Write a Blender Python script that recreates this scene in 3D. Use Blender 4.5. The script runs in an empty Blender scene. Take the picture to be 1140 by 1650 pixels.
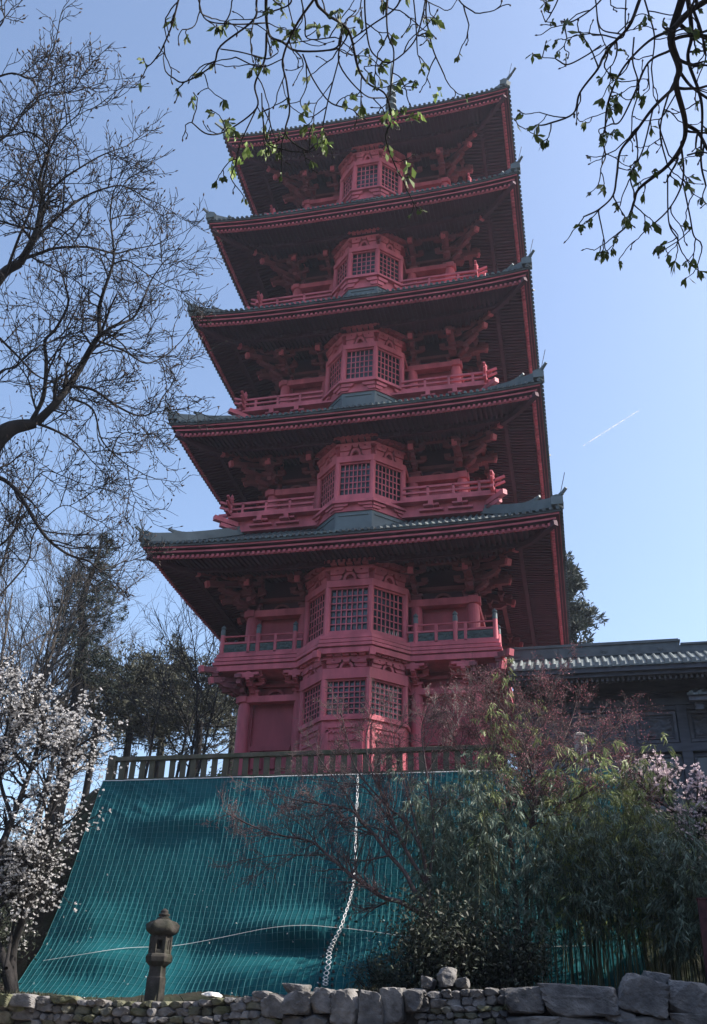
import bpy, math, random
import numpy as np
from mathutils import Vector, Matrix, noise
R = math.radians
S = bpy.context.scene
COL = S.collection
rnd = random.Random(7)

# ------------------------------------------------------------------ camera (solved from the photograph)
CAM = np.array([7.18948, -34.96895, -6.26847])
YAW, PITCH, ROLL, FPX = -0.2417358, 0.5294243, 0.0355320, 1490.58
_cy, _sy, _cp, _sp = math.cos(YAW), math.sin(YAW), math.cos(PITCH), math.sin(PITCH)
FW = np.array([_sy*_cp, _cy*_cp, _sp]); _r = np.array([_cy, -_sy, 0.0]); _u = np.cross(_r, FW)
RT = math.cos(ROLL)*_r + math.sin(ROLL)*_u
UP = -math.sin(ROLL)*_r + math.cos(ROLL)*_u
def ray(px, py):
    d = FW*FPX + RT*(px-570) + UP*(825-py)
    return d/np.linalg.norm(d)
def at(px, py, Y):
    d = ray(px, py)
    return CAM + d*((Y-CAM[1])/d[1])
def at_d(px, py, D):
    d = ray(px, py)
    return CAM + d*D
cd = bpy.data.cameras.new('camera'); co = bpy.data.objects.new('camera', cd); COL.objects.link(co)
cd.sensor_fit = 'VERTICAL'; cd.sensor_height = 36.0; cd.lens = FPX/1650*36
cd.clip_start = 0.05; cd.clip_end = 30000
co.matrix_world = Matrix(((RT[0], UP[0], -FW[0], CAM[0]), (RT[1], UP[1], -FW[1], CAM[1]), (RT[2], UP[2], -FW[2], CAM[2]), (0, 0, 0, 1)))
S.camera = co

# ------------------------------------------------------------------ materials
def mat(name, col, rough=.75, var=.18, scale=3.0, bump=0.0, bscale=None, col2=None, fac2=.5, spec=.3, island=0.0, transl=0.0, stretch=None, metal=0.0, detail=5):
    m = bpy.data.materials.new(name); m.use_nodes = True
    nt = m.node_tree; N = nt.nodes; L = nt.links
    b = N['Principled BSDF']; out = N['Material Output']
    b.inputs['Roughness'].default_value = rough; b.inputs['Metallic'].default_value = metal
    b.inputs['Specular IOR Level'].default_value = spec
    tc = N.new('ShaderNodeTexCoord'); src = tc.outputs['Object']
    if stretch:
        mp = N.new('ShaderNodeMapping'); mp.inputs['Scale'].default_value = stretch
        L.new(src, mp.inputs['Vector']); src = mp.outputs['Vector']
    nz = N.new('ShaderNodeTexNoise'); nz.inputs['Scale'].default_value = scale; nz.inputs['Detail'].default_value = detail
    L.new(src, nz.inputs['Vector'])
    hsv = N.new('ShaderNodeHueSaturation'); hsv.inputs['Color'].default_value = (*col, 1)
    cur = None
    if col2:
        mx = N.new('ShaderNodeMix'); mx.data_type = 'RGBA'
        n2 = N.new('ShaderNodeTexNoise'); n2.inputs['Scale'].default_value = scale*.37; n2.inputs['Detail'].default_value = 6
        L.new(src, n2.inputs['Vector'])
        mr = N.new('ShaderNodeMapRange'); mr.inputs['From Min'].default_value = fac2-.12; mr.inputs['From Max'].default_value = fac2+.12
        L.new(n2.outputs['Fac'], mr.inputs['Value']); L.new(mr.outputs['Result'], mx.inputs['Factor'])
        mx.inputs['A'].default_value = (*col, 1); mx.inputs['B'].default_value = (*col2, 1)
        L.new(mx.outputs['Result'], hsv.inputs['Color'])
    mr2 = N.new('ShaderNodeMapRange'); mr2.inputs['From Min'].default_value = .25; mr2.inputs['From Max'].default_value = .75
    mr2.inputs['To Min'].default_value = 1-var; mr2.inputs['To Max'].default_value = 1+var
    L.new(nz.outputs['Fac'], mr2.inputs['Value'])
    val = mr2.outputs['Result']
    if island:
        g = N.new('ShaderNodeNewGeometry')
        mi = N.new('ShaderNodeMapRange'); mi.inputs['To Min'].default_value = 1-island; mi.inputs['To Max'].default_value = 1+island
        L.new(g.outputs['Random Per Island'], mi.inputs['Value'])
        mu = N.new('ShaderNodeMath'); mu.operation = 'MULTIPLY'
        L.new(val, mu.inputs[0]); L.new(mi.outputs['Result'], mu.inputs[1]); val = mu.outputs[0]
    L.new(val, hsv.inputs['Value'])
    L.new(hsv.outputs['Color'], b.inputs['Base Color'])
    if bump:
        bp = N.new('ShaderNodeBump'); bp.inputs['Strength'].default_value = bump; bp.inputs['Distance'].default_value = .03
        nb = N.new('ShaderNodeTexNoise'); nb.inputs['Scale'].default_value = bscale or scale*6; nb.inputs['Detail'].default_value = 6
        L.new(src, nb.inputs['Vector']); L.new(nb.outputs['Fac'], bp.inputs['Height']); L.new(bp.outputs['Normal'], b.inputs['Normal'])
    if transl:
        t = N.new('ShaderNodeBsdfTranslucent'); L.new(hsv.outputs['Color'], t.inputs['Color'])
        ms = N.new('ShaderNodeMixShader'); ms.inputs['Fac'].default_value = transl
        L.new(b.outputs['BSDF'], ms.inputs[1]); L.new(t.outputs['BSDF'], ms.inputs[2]); L.new(ms.outputs['Shader'], out.inputs['Surface'])
    return m

M = {}
M['red'] = mat('red_paint', (.50, .115, .148), .6, .26, 2.6, .12, 25, col2=(.37, .078, .105), fac2=.54, stretch=(1, 1, .35))
M['panel'] = mat('red_panel_paint', (.35, .070, .092), .6, .22, 2.2, .1, 25, col2=(.27, .052, .07), fac2=.55, stretch=(1, 1, .3))
M['bracket'] = mat('shade_darkened_red', (.20, .062, .078), .7, .2, 1.5)  # the red paint again, darkened to carry shade under the eaves
M['soffit'] = mat('deep_shade_red', (.078, .031, .050), .75, .2, 1.2)  # the red paint darkened further, eaves shade put into the colour
M['tile'] = mat('weathered_copper_tile', (.055, .068, .075), .6, .3, 2.5, .15, 30, col2=(.09, .125, .13), fac2=.58)
M['verdigris'] = mat('verdigris_copper', (.115, .145, .155), .55, .2, 2, .1, 20, col2=(.085, .112, .125), fac2=.5)
M['glass'] = mat('dark_window_glass', (.03, .034, .042), .1, .6, 2.2, spec=.6, col2=(.07, .085, .11), fac2=.62)
M['bronze'] = mat('dark_bronze_carving', (.06, .085, .085), .55, .3, 6)
M['iron'] = mat('dark_iron', (.03, .035, .04), .6, .2, 6)
M['darkwood'] = mat('dark_stained_wood', (.075, .082, .105), .6, .3, 2.0, .15, 30, stretch=(1, 1, 4))
M['darkwood2'] = mat('carved_wood', (.12, .125, .15), .65, .3, 4.0, .25, 20)
M['halltile'] = mat('grey_roof_tile', (.16, .185, .19), .6, .25, 5, .1, 30)
M['hallridge'] = mat('slate_ridge', (.08, .10, .115), .55, .25, 3, .1, 30)
M['oldwood'] = mat('weathered_fence_wood', (.115, .10, .078), .85, .35, 5, .3, 40, col2=(.07, .08, .05), fac2=.5, stretch=(1, 1, .4))
M['net'] = mat('teal_tarp', (.004, .080, .098), .8, .16, .9, .12, 18, col2=(.006, .093, .108), fac2=.52, spec=.15)
M['netline'] = mat('pale_net_cord', (.04, .185, .215), .6, .2, 3)
M['rope'] = mat('white_rope', (.8, .8, .8), .7, .12, 8)
M['stone'] = mat('grey_fieldstone', (.20, .19, .182), .9, .45, 5, .7, 26, col2=(.115, .112, .112), fac2=.5, island=.25)
M['moss'] = mat('mossy_stone', (.14, .135, .11), .95, .45, 5, .7, 26, col2=(.085, .09, .05), fac2=.5, island=.2)
M['mortar'] = mat('dark_mortar', (.045, .043, .042), .95, .4, 6, .6, 30)
M['lantern'] = mat('lichened_granite', (.065, .058, .052), .9, .4, 8, .5, 40, col2=(.042, .042, .032), fac2=.5)
M['pillar'] = mat('pale_granite', (.36, .34, .31), .9, .3, 9, .3, 40)
M['earth'] = mat('leaf_litter_soil', (.035, .028, .022), .95, .5, 3, .6, 20, col2=(.025, .035, .016), fac2=.5)
M['path'] = mat('gravel_path', (.22, .2, .18), .95, .3, 8, .4, 40)
M['bark'] = mat('dark_bark', (.020, .018, .018), .9, .35, 6, .5, 30, stretch=(1, 1, .3))
M['barkg'] = mat('grey_brown_bark', (.085, .075, .068), .9, .35, 6, .4, 30, stretch=(1, 1, .3))
M['barkred'] = mat('reddish_maple_bark', (.10, .070, .070), .85, .3, 6)
M['birch'] = mat('pale_sapling_bark', (.32, .29, .25), .8, .3, 8)
M['bud'] = mat('brown_bud', (.05, .035, .03), .7, .3, 6)
M['young'] = mat('young_chestnut_leaf', (.095, .135, .036), .6, .25, 4, island=.4, transl=.22)
M['palegreen'] = mat('pale_green_leaf', (.26, .36, .10), .6, .25, 4, island=.35, transl=.3)
M['maple'] = mat('red_maple_bud_leaf', (.34, .125, .155), .6, .25, 2, island=.4, transl=.3)
M['maplebr'] = mat('russet_maple_bud_leaf', (.21, .105, .12), .6, .25, 2, island=.4, transl=.25)
M['bamboo'] = mat('bamboo_leaf', (.14, .19, .14), .5, .25, 1.2, island=.5, transl=.25, spec=.45)
M['bamboob'] = mat('sunlit_yellow_green_bamboo_leaf', (.24, .285, .11), .5, .25, 1.2, island=.45, transl=.3, spec=.45)  # lighter leaf: own yellow-green, also painted sunlight on brightened clumps
M['culm'] = mat('bamboo_culm', (.075, .085, .045), .5, .25, 3)
M['pine'] = mat('pine_needles', (.078, .082, .060), .7, .3, .7, island=.45, transl=.1)
M['fir'] = mat('fir_needles', (.038, .052, .042), .7, .3, .7, island=.4, transl=.1)
M['shrub'] = mat('evergreen_shrub_leaf', (.042, .052, .036), .55, .3, 1.5, island=.45, transl=.12)
M['shrubg'] = mat('yellow_green_leaf', (.10, .15, .035), .55, .3, 1.5, island=.4, transl=.3)
M['petal'] = mat('white_petal', (.68, .67, .67), .6, .12, 2, island=.12, transl=.3)
M['petalp'] = mat('pink_white_petal', (.80, .68, .72), .6, .08, 2, island=.12, transl=.3)
M['drygrass'] = mat('dry_grass_blade', (.055, .055, .032), .7, .3, 2, island=.4, transl=.1)
M['rust'] = mat('rusty_red_steel', (.075, .030, .034), .7, .4, 7, .2, 40, col2=(.12, .05, .045), fac2=.55)
M['paper'] = mat('white_litter', (.75, .75, .73), .7, .05, 5)

# ------------------------------------------------------------------ mesh builders
class MB:
    def __init__(s): s.v = []; s.f = []; s.k = 0
    def _p(s, p):
        x, y, z = p
        for _ in range(s.k): x, y = -y, x
        return (x, y, z)
    def add(s, vs, fs):
        o = len(s.v); s.v += [s._p(p) for p in vs]; s.f += [tuple(i+o for i in f) for f in fs]
    def hexa(s, P):
        s.add(P, [(0, 3, 2, 1), (4, 5, 6, 7), (0, 1, 5, 4), (1, 2, 6, 5), (2, 3, 7, 6), (3, 0, 4, 7)])
    def box(s, x0, x1, y0, y1, z0, z1):
        s.hexa([(x0, y0, z0), (x1, y0, z0), (x1, y1, z0), (x0, y1, z0), (x0, y0, z1), (x1, y0, z1), (x1, y1, z1), (x0, y1, z1)])
    def beam(s, p, q, w, h, up=(0, 0, 1)):
        p = Vector(p); q = Vector(q); d = (q-p).normalized(); u = Vector(up); sd = d.cross(u)
        if sd.length < 1e-5: sd = d.cross(Vector((1, 0, 0)))
        sd.normalize(); u = sd.cross(d); a = sd*w/2; b = u*h/2
        s.hexa([tuple(t) for t in (p-a-b, p+a-b, q+a-b, q-a-b, p-a+b, p+a+b, q+a+b, q-a+b)])
    def prism(s, poly, z0, z1):
        n = len(poly)
        s.add([(x, y, z0) for x, y in poly]+[(x, y, z1) for x, y in poly],
              [tuple(reversed(range(n))), tuple(range(n, 2*n))]+[(i, (i+1) % n, n+(i+1) % n, n+i) for i in range(n)])
    def extr(s, pts, vec):
        n = len(pts)
        s.add(list(pts)+[(p[0]+vec[0], p[1]+vec[1], p[2]+vec[2]) for p in pts],
              [tuple(range(n)), tuple(reversed(range(n, 2*n)))]+[(i, n+i, n+(i+1) % n, (i+1) % n) for i in range(n)])
    def lathe(s, c, prof, n=16, ph=0):
        vs = []; fs = []
        for r, z in prof:
            for i in range(n):
                a = 2*math.pi*i/n+ph; vs.append((c[0]+r*math.cos(a), c[1]+r*math.sin(a), c[2]+z))
        for j in range(len(prof)-1):
            for i in range(n): fs.append((j*n+i, j*n+(i+1) % n, (j+1)*n+(i+1) % n, (j+1)*n+i))
        fs.append(tuple(reversed(range(n)))); fs.append(tuple(range((len(prof)-1)*n, len(prof)*n)))
        s.add(vs, fs)
    def cyl(s, p, q, r, n=10, r2=None):
        p = Vector(p); q = Vector(q); d = (q-p).normalized(); a = d.orthogonal().normalized(); b = d.cross(a); r2 = r if r2 is None else r2
        vs = [tuple(p+(a*math.cos(2*math.pi*i/n)+b*math.sin(2*math.pi*i/n))*r) for i in range(n)]
        vs += [tuple(q+(a*math.cos(2*math.pi*i/n)+b*math.sin(2*math.pi*i/n))*r2) for i in range(n)]
        s.add(vs, [tuple(reversed(range(n))), tuple(range(n, 2*n))]+[(i, (i+1) % n, n+(i+1) % n, n+i) for i in range(n)])
    def path(s, pts, r, n=8):
        for a, b in zip(pts[:-1], pts[1:]): s.cyl(a, b, r, n)
    def arch(s, c, rx, rz, th, dirx, diry, proud, n=10):
        # half ring standing on a facet: c centre, dirx along the facet, diry outward
        o = []; i_ = []
        for k in range(n+1):
            a = math.pi*k/n
            for lst, f in ((o, 1.0), (i_, 1-th)):
                lst.append((c[0]+dirx[0]*rx*f*math.cos(a), c[1]+dirx[1]*rx*f*math.cos(a), c[2]+rz*f*math.sin(a)))
        v = (diry[0]*proud, diry[1]*proud, 0)
        for k in range(n):
            q = [o[k], o[k+1], i_[k+1], i_[k]]
            s.hexa([q[0], q[1], q[2], q[3]]+[(p[0]+v[0], p[1]+v[1], p[2]) for p in q])
    def obj(s, name, m, parent=None, smooth=False, bevel=0):
        me = bpy.data.meshes.new(name); me.from_pydata(s.v, [], s.f); me.update()
        return link(name, me, m, parent, smooth, bevel)

def link(name, me, m, parent=None, smooth=False, bevel=0):
    o = bpy.data.objects.new(name, me); COL.objects.link(o)
    if m is not None: me.materials.append(M[m] if isinstance(m, str) else m)
    if smooth: me.polygons.foreach_set('use_smooth', [True]*len(me.polygons))
    if bevel:
        bv = o.modifiers.new('bevel', 'BEVEL'); bv.width = bevel; bv.segments = 2; bv.limit_method = 'ANGLE'
    if parent is not None: put(o, parent)
    return o
def put(o, parent):
    o.parent = parent
    root = parent
    while root.parent is not None: root = root.parent
    # every part mesh is in world coordinates: only the root Empty is moved
    if parent is root: o.matrix_parent_inverse = Matrix.Translation(-Vector(root.location))
def np_mesh(name, V, Q, m, parent=None, smooth=False):
    V = np.asarray(V, np.float32); Q = np.asarray(Q, np.int32)
    me = bpy.data.meshes.new(name)
    me.vertices.add(len(V)); me.vertices.foreach_set('co', V.ravel())
    k = Q.shape[1]
    me.loops.add(Q.size); me.loops.foreach_set('vertex_index', Q.ravel())
    me.polygons.add(len(Q)); me.polygons.foreach_set('loop_start', np.arange(0, Q.size, k, dtype=np.int32))
    me.polygons.foreach_set('loop_total', np.full(len(Q), k, np.int32))
    me.update(calc_edges=True); me.validate()
    return link(name, me, m, parent, smooth)
def thing(name, label, cat, loc, group=None):
    o = bpy.data.objects.new(name, None); COL.objects.link(o); o.location = loc; o.empty_display_size = .3
    return tag(o, label, cat, group)
def tag(o, label, cat, group=None, kind=None):
    if label: o['label'] = label
    if cat: o['category'] = cat
    if group: o['group'] = group
    if kind: o['kind'] = kind
    return o

class Tubes:
    def __init__(s): s.V = []; s.Q = []; s.n = 0
    def tube(s, pts, rad, n=4):
        P = np.asarray(pts, float); k = len(P)
        if k < 2: return
        r = np.asarray(rad, float)
        T = np.gradient(P, axis=0); T /= np.linalg.norm(T, axis=1)[:, None]+1e-9
        m = T.mean(0); ref = np.array([0, 0, 1.0]) if abs(m[2]) < .8*np.linalg.norm(m)+1e-9 else np.array([1.0, 0, 0])
        A = np.cross(T, ref); A /= np.linalg.norm(A, axis=1)[:, None]+1e-9; B = np.cross(T, A)
        ang = np.arange(n)*2*math.pi/n
        ring = P[:, None, :]+r[:, None, None]*(np.cos(ang)[None, :, None]*A[:, None, :]+np.sin(ang)[None, :, None]*B[:, None, :])
        s.V.append(ring.reshape(-1, 3))
        i = np.arange(k-1)[:, None]*n; j = np.arange(n)[None, :]; j2 = (j+1) % n
        s.Q.append((np.stack([i+j, i+j2, i+n+j2, i+n+j], -1)+s.n).reshape(-1, 4)); s.n += k*n
    def obj(s, name, m, parent=None, smooth=True):
        return np_mesh(name, np.concatenate(s.V), np.concatenate(s.Q), m, parent, smooth)
def smooth_line(P, per=6):
    P = [np.asarray(p, float) for p in P]
    if len(P) < 3: return np.array([P[0]+(P[1]-P[0])*t for t in np.linspace(0, 1, per+1)])
    Q = [2*P[0]-P[1]]+P+[2*P[-1]-P[-2]]; out = []
    for i in range(1, len(Q)-2):
        a, b, c, d = Q[i-1:i+3]
        for t in np.arange(per)/per:
            out.append(.5*((2*b)+(c-a)*t+(2*a-5*b+4*c-d)*t*t+(3*b-a-3*c+d)*t**3))
    out.append(P[-1]); return np.array(out)
def unit(v): return v/(np.linalg.norm(v)+1e-9)
def grow(T, rg, p, d, L, r, lev, sp, tips):
    c = sp[lev]; n = c.get('seg', 5); pts = [p]; ds = [d]
    for i in range(n):
        d = unit(d+rg.normal(0, c.get('wob', .2), 3)+np.array(c.get('bias', (0, 0, .05)))*(1+i*c.get('acc', 0)))
        p = p+d*L/n; pts.append(p); ds.append(d)
    rad = np.linspace(r, r*c.get('tip', .45), n+1)
    T.tube(pts, rad, c.get('n', 4))
    if lev+1 < len(sp):
        k = max(1, int(rg.poisson(c['kids']) if c['kids'] > 3 else c['kids']))
        for q in range(k):
            t = c.get('t0', .25)+(1-c.get('t0', .25))*(q+rg.random())/k
            child(T, rg, pts, ds, rad, t, L*c.get('ratio', .55)*(1.15-.55*t)*rg.uniform(.7, 1.25), lev+1, sp, tips, c.get('ang', .8))
        child(T, rg, pts, ds, rad, 1.0, L*c.get('ratio', .55)*.8, lev+1, sp, tips, .25)
    else: tips.append((pts[-1], ds[-1]))
def child(T, rg, pts, ds, rad, t, L, lev, sp, tips, ang):
    f = min(t, .999)*(len(pts)-1); i = int(f); w = f-i
    p = pts[i]*(1-w)+pts[i+1]*w; d = unit(np.asarray(ds[min(i+1, len(ds)-1)]))
    e = unit(np.cross(d, rg.normal(0, 1, 3))); a = ang*rg.uniform(.65, 1.35)
    nd = d*math.cos(a)+e*math.sin(a)
    r = (rad[i]*(1-w)+rad[i+1]*w)*sp[lev].get('rr', .6)
    grow(T, rg, p, unit(nd), L, max(r, sp[lev].get('rmin', .004)), lev, sp, tips)
def limb(T, rg, P, r0, r1, lev, sp, tips, every, L, n=7, ang=.9, per=6, t0=.0):
    pts = smooth_line(P, per); k = len(pts)
    rad = r0+(r1-r0)*np.linspace(0, 1, k)**.8
    T.tube(pts, rad, n)
    ds = np.gradient(pts, axis=0); seg = np.linalg.norm(np.diff(pts, axis=0), axis=1).sum()
    m = int(seg/every)
    pl = [p for p in pts]; dl = [unit(d) for d in ds]
    for q in range(m):
        t = t0+(1-t0)*(q+rg.random())/max(m, 1)
        child(T, rg, pl, dl, rad, t, L*rg.uniform(.5, 1.3)*(1.1-.4*t), lev, sp, tips, ang)
    if sp: child(T, rg, pl, dl, rad, 1.0, L*.8, lev, sp, tips, .2)
def leaves(C, D, L, W, rg, droop=0.0, wid=.45):
    # one folded diamond leaf (two quads as one strip of 6 points -> 2 faces) per centre
    n = len(C); C = np.asarray(C); D = np.asarray(D); D = D/(np.linalg.norm(D, axis=1)[:, None]+1e-9)
    Sd = np.cross(D, rg.normal(0, 1, (n, 3))); Sd /= np.linalg.norm(Sd, axis=1)[:, None]+1e-9
    Nn = np.cross(Sd, D)
    L = np.broadcast_to(np.asarray(L, float), (n,))[:, None]; W = np.broadcast_to(np.asarray(W, float), (n,))[:, None]
    dz = np.zeros((n, 3)); dz[:, 2] = -1
    a = C; m = C+D*L*wid+dz*L*droop*.2; e = C+D*L+dz*L*droop
    l = m+Sd*W*.5+Nn*W*.18; r_ = m-Sd*W*.5+Nn*W*.18
    V = np.stack([a, l, e, r_], 1).reshape(-1, 3)
    Q = np.arange(4*n).reshape(n, 4)
    return V, Q
class Leaf:
    def __init__(s): s.V = []; s.Q = []; s.n = 0
    def add(s, V, Q): s.V.append(V); s.Q.append(Q+s.n); s.n += len(V)
    def obj(s, name, m, parent): return np_mesh(name, np.concatenate(s.V), np.concatenate(s.Q), m, parent)
# ------------------------------------------------------------------ the pagoda
G0 = 0.70                                             # terrace level
EAVE_A = [7.5, 7.25, 7.19, 7.07, 6.97]; EAVE_Z = [9.22, 14.80, 20.58, 26.38, 32.42]; LIFT = [.20, .24, .30, .32, .36]
BODY = [4.20, 3.92, 3.80, 3.66, 3.52]
BEAM = [(7.90, 8.17), (13.45, 13.72), (19.24, 19.50), (25.16, 25.42), (31.10, 31.36)]
DECK = [6.19, 11.98, 17.22, 23.05, 28.85]; DECKC = [5.15, 5.24, 5.18, 5.02, 4.9]
# front bay: front distance, half width of the front facet, half width, beam, cornice top, window bottom, sill bottom, flashing top, cols, rows
BAY = [dict(yf=6.0, w=.80, e=1.87, b0=8.10, b1=8.36, top=9.30, wb=6.42, sb=6.09, nx=7, nz=6),
       dict(yf=5.8, w=.71, e=1.74, b0=13.56, b1=13.83, top=14.92, wb=12.10, sb=11.74, ft=11.35, nx=7, nz=5),
       dict(yf=5.7, w=.69, e=1.66, b0=19.34, b1=19.59, top=20.70, wb=17.80, sb=17.56, ft=17.06, nx=6, nz=5),
       dict(yf=5.6, w=.65, e=1.57, b0=25.14, b1=25.41, top=26.55, wb=23.74, sb=23.48, ft=22.9, nx=5, nz=5),
       dict(yf=5.5, w=.64, e=1.51, b0=31.13, b1=31.38, top=32.55, wb=29.5, sb=29.26, ft=28.7, nx=5, nz=5)]
BAYG = dict(yf=6.0, w=.79, e=1.87, b0=4.66, b1=5.03, top=5.72, wb=3.42, sb=3.24, nx=7, nz=6)
pag = thing('pagoda', 'tall red five-roofed timber pagoda with stacked bay windows up its front', 'pagoda', (0, 0, G0))

def zl(i, u): return LIFT[i]*abs(u)**3.2
def ring(mb, i, ins, th, zt, zb, ztin=None, zbin=None, nu=22):
    a = EAVE_A[i]; ze = EAVE_Z[i]; vs = []; n = 4*nu
    ztin = zt if ztin is None else ztin; zbin = zb if zbin is None else zbin
    for k in range(4):
        for j in range(nu):
            s = -1+2*j/nu; u = math.copysign(1-(1-abs(s))**1.25, s); l = zl(i, u)
            o, q = a-ins, a-ins-th
            for x, y, z in ((u*o, -o, ze+zt+l), (u*o, -o, ze+zb+l), (u*q, -q, ze+zbin+l), (u*q, -q, ze+ztin+l)):
                for _ in range(k): x, y = -y, x
                vs.append((x, y, z))
    fs = []
    for j in range(n):
        j2 = (j+1) % n
        for e in range(4): fs.append((j*4+e, j*4+(e+1) % 4, j2*4+(e+1) % 4, j2*4+e))
    mb.add(vs, fs)

def dentil(i, ins, dep, zt, zb):
    # one board cut into teeth: the ends of the flying rafters along the eaves
    a = EAVE_A[i]; ze = EAVE_Z[i]; vs = []; o = a-ins; n = int(2*(o-.1)/.19); q = a-ins-dep-.02
    for k in range(4):
        for j in range(n):
            x0 = -o+.06+(2*o-.12)*j/n; wd = (2*o-.12)/n
            for x, y in ((x0+wd*.26, a-ins-dep), (x0+wd*.26, o), (x0+wd*.74, o), (x0+wd*.74, a-ins-dep)):
                l = zl(i, x/a); xi = x*q/o if abs(x) > q else x
                for X, Y, Z in ((x, -y, ze+zt+l), (x, -y, ze+zb+l), (xi, -q, ze+zb+l), (xi, -q, ze+zt+l)):
                    for _ in range(k): X, Y = -Y, X
                    vs.append((X, Y, Z))
    m = len(vs)//4; fs = [(j*4+e, j*4+(e+1) % 4, ((j+1) % m)*4+(e+1) % 4, ((j+1) % m)*4+e) for j in range(m) for e in range(4)]
    mb = MB(); mb.add(vs, fs); mb.obj('toothed_eaves_board', 'red', pag)

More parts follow.
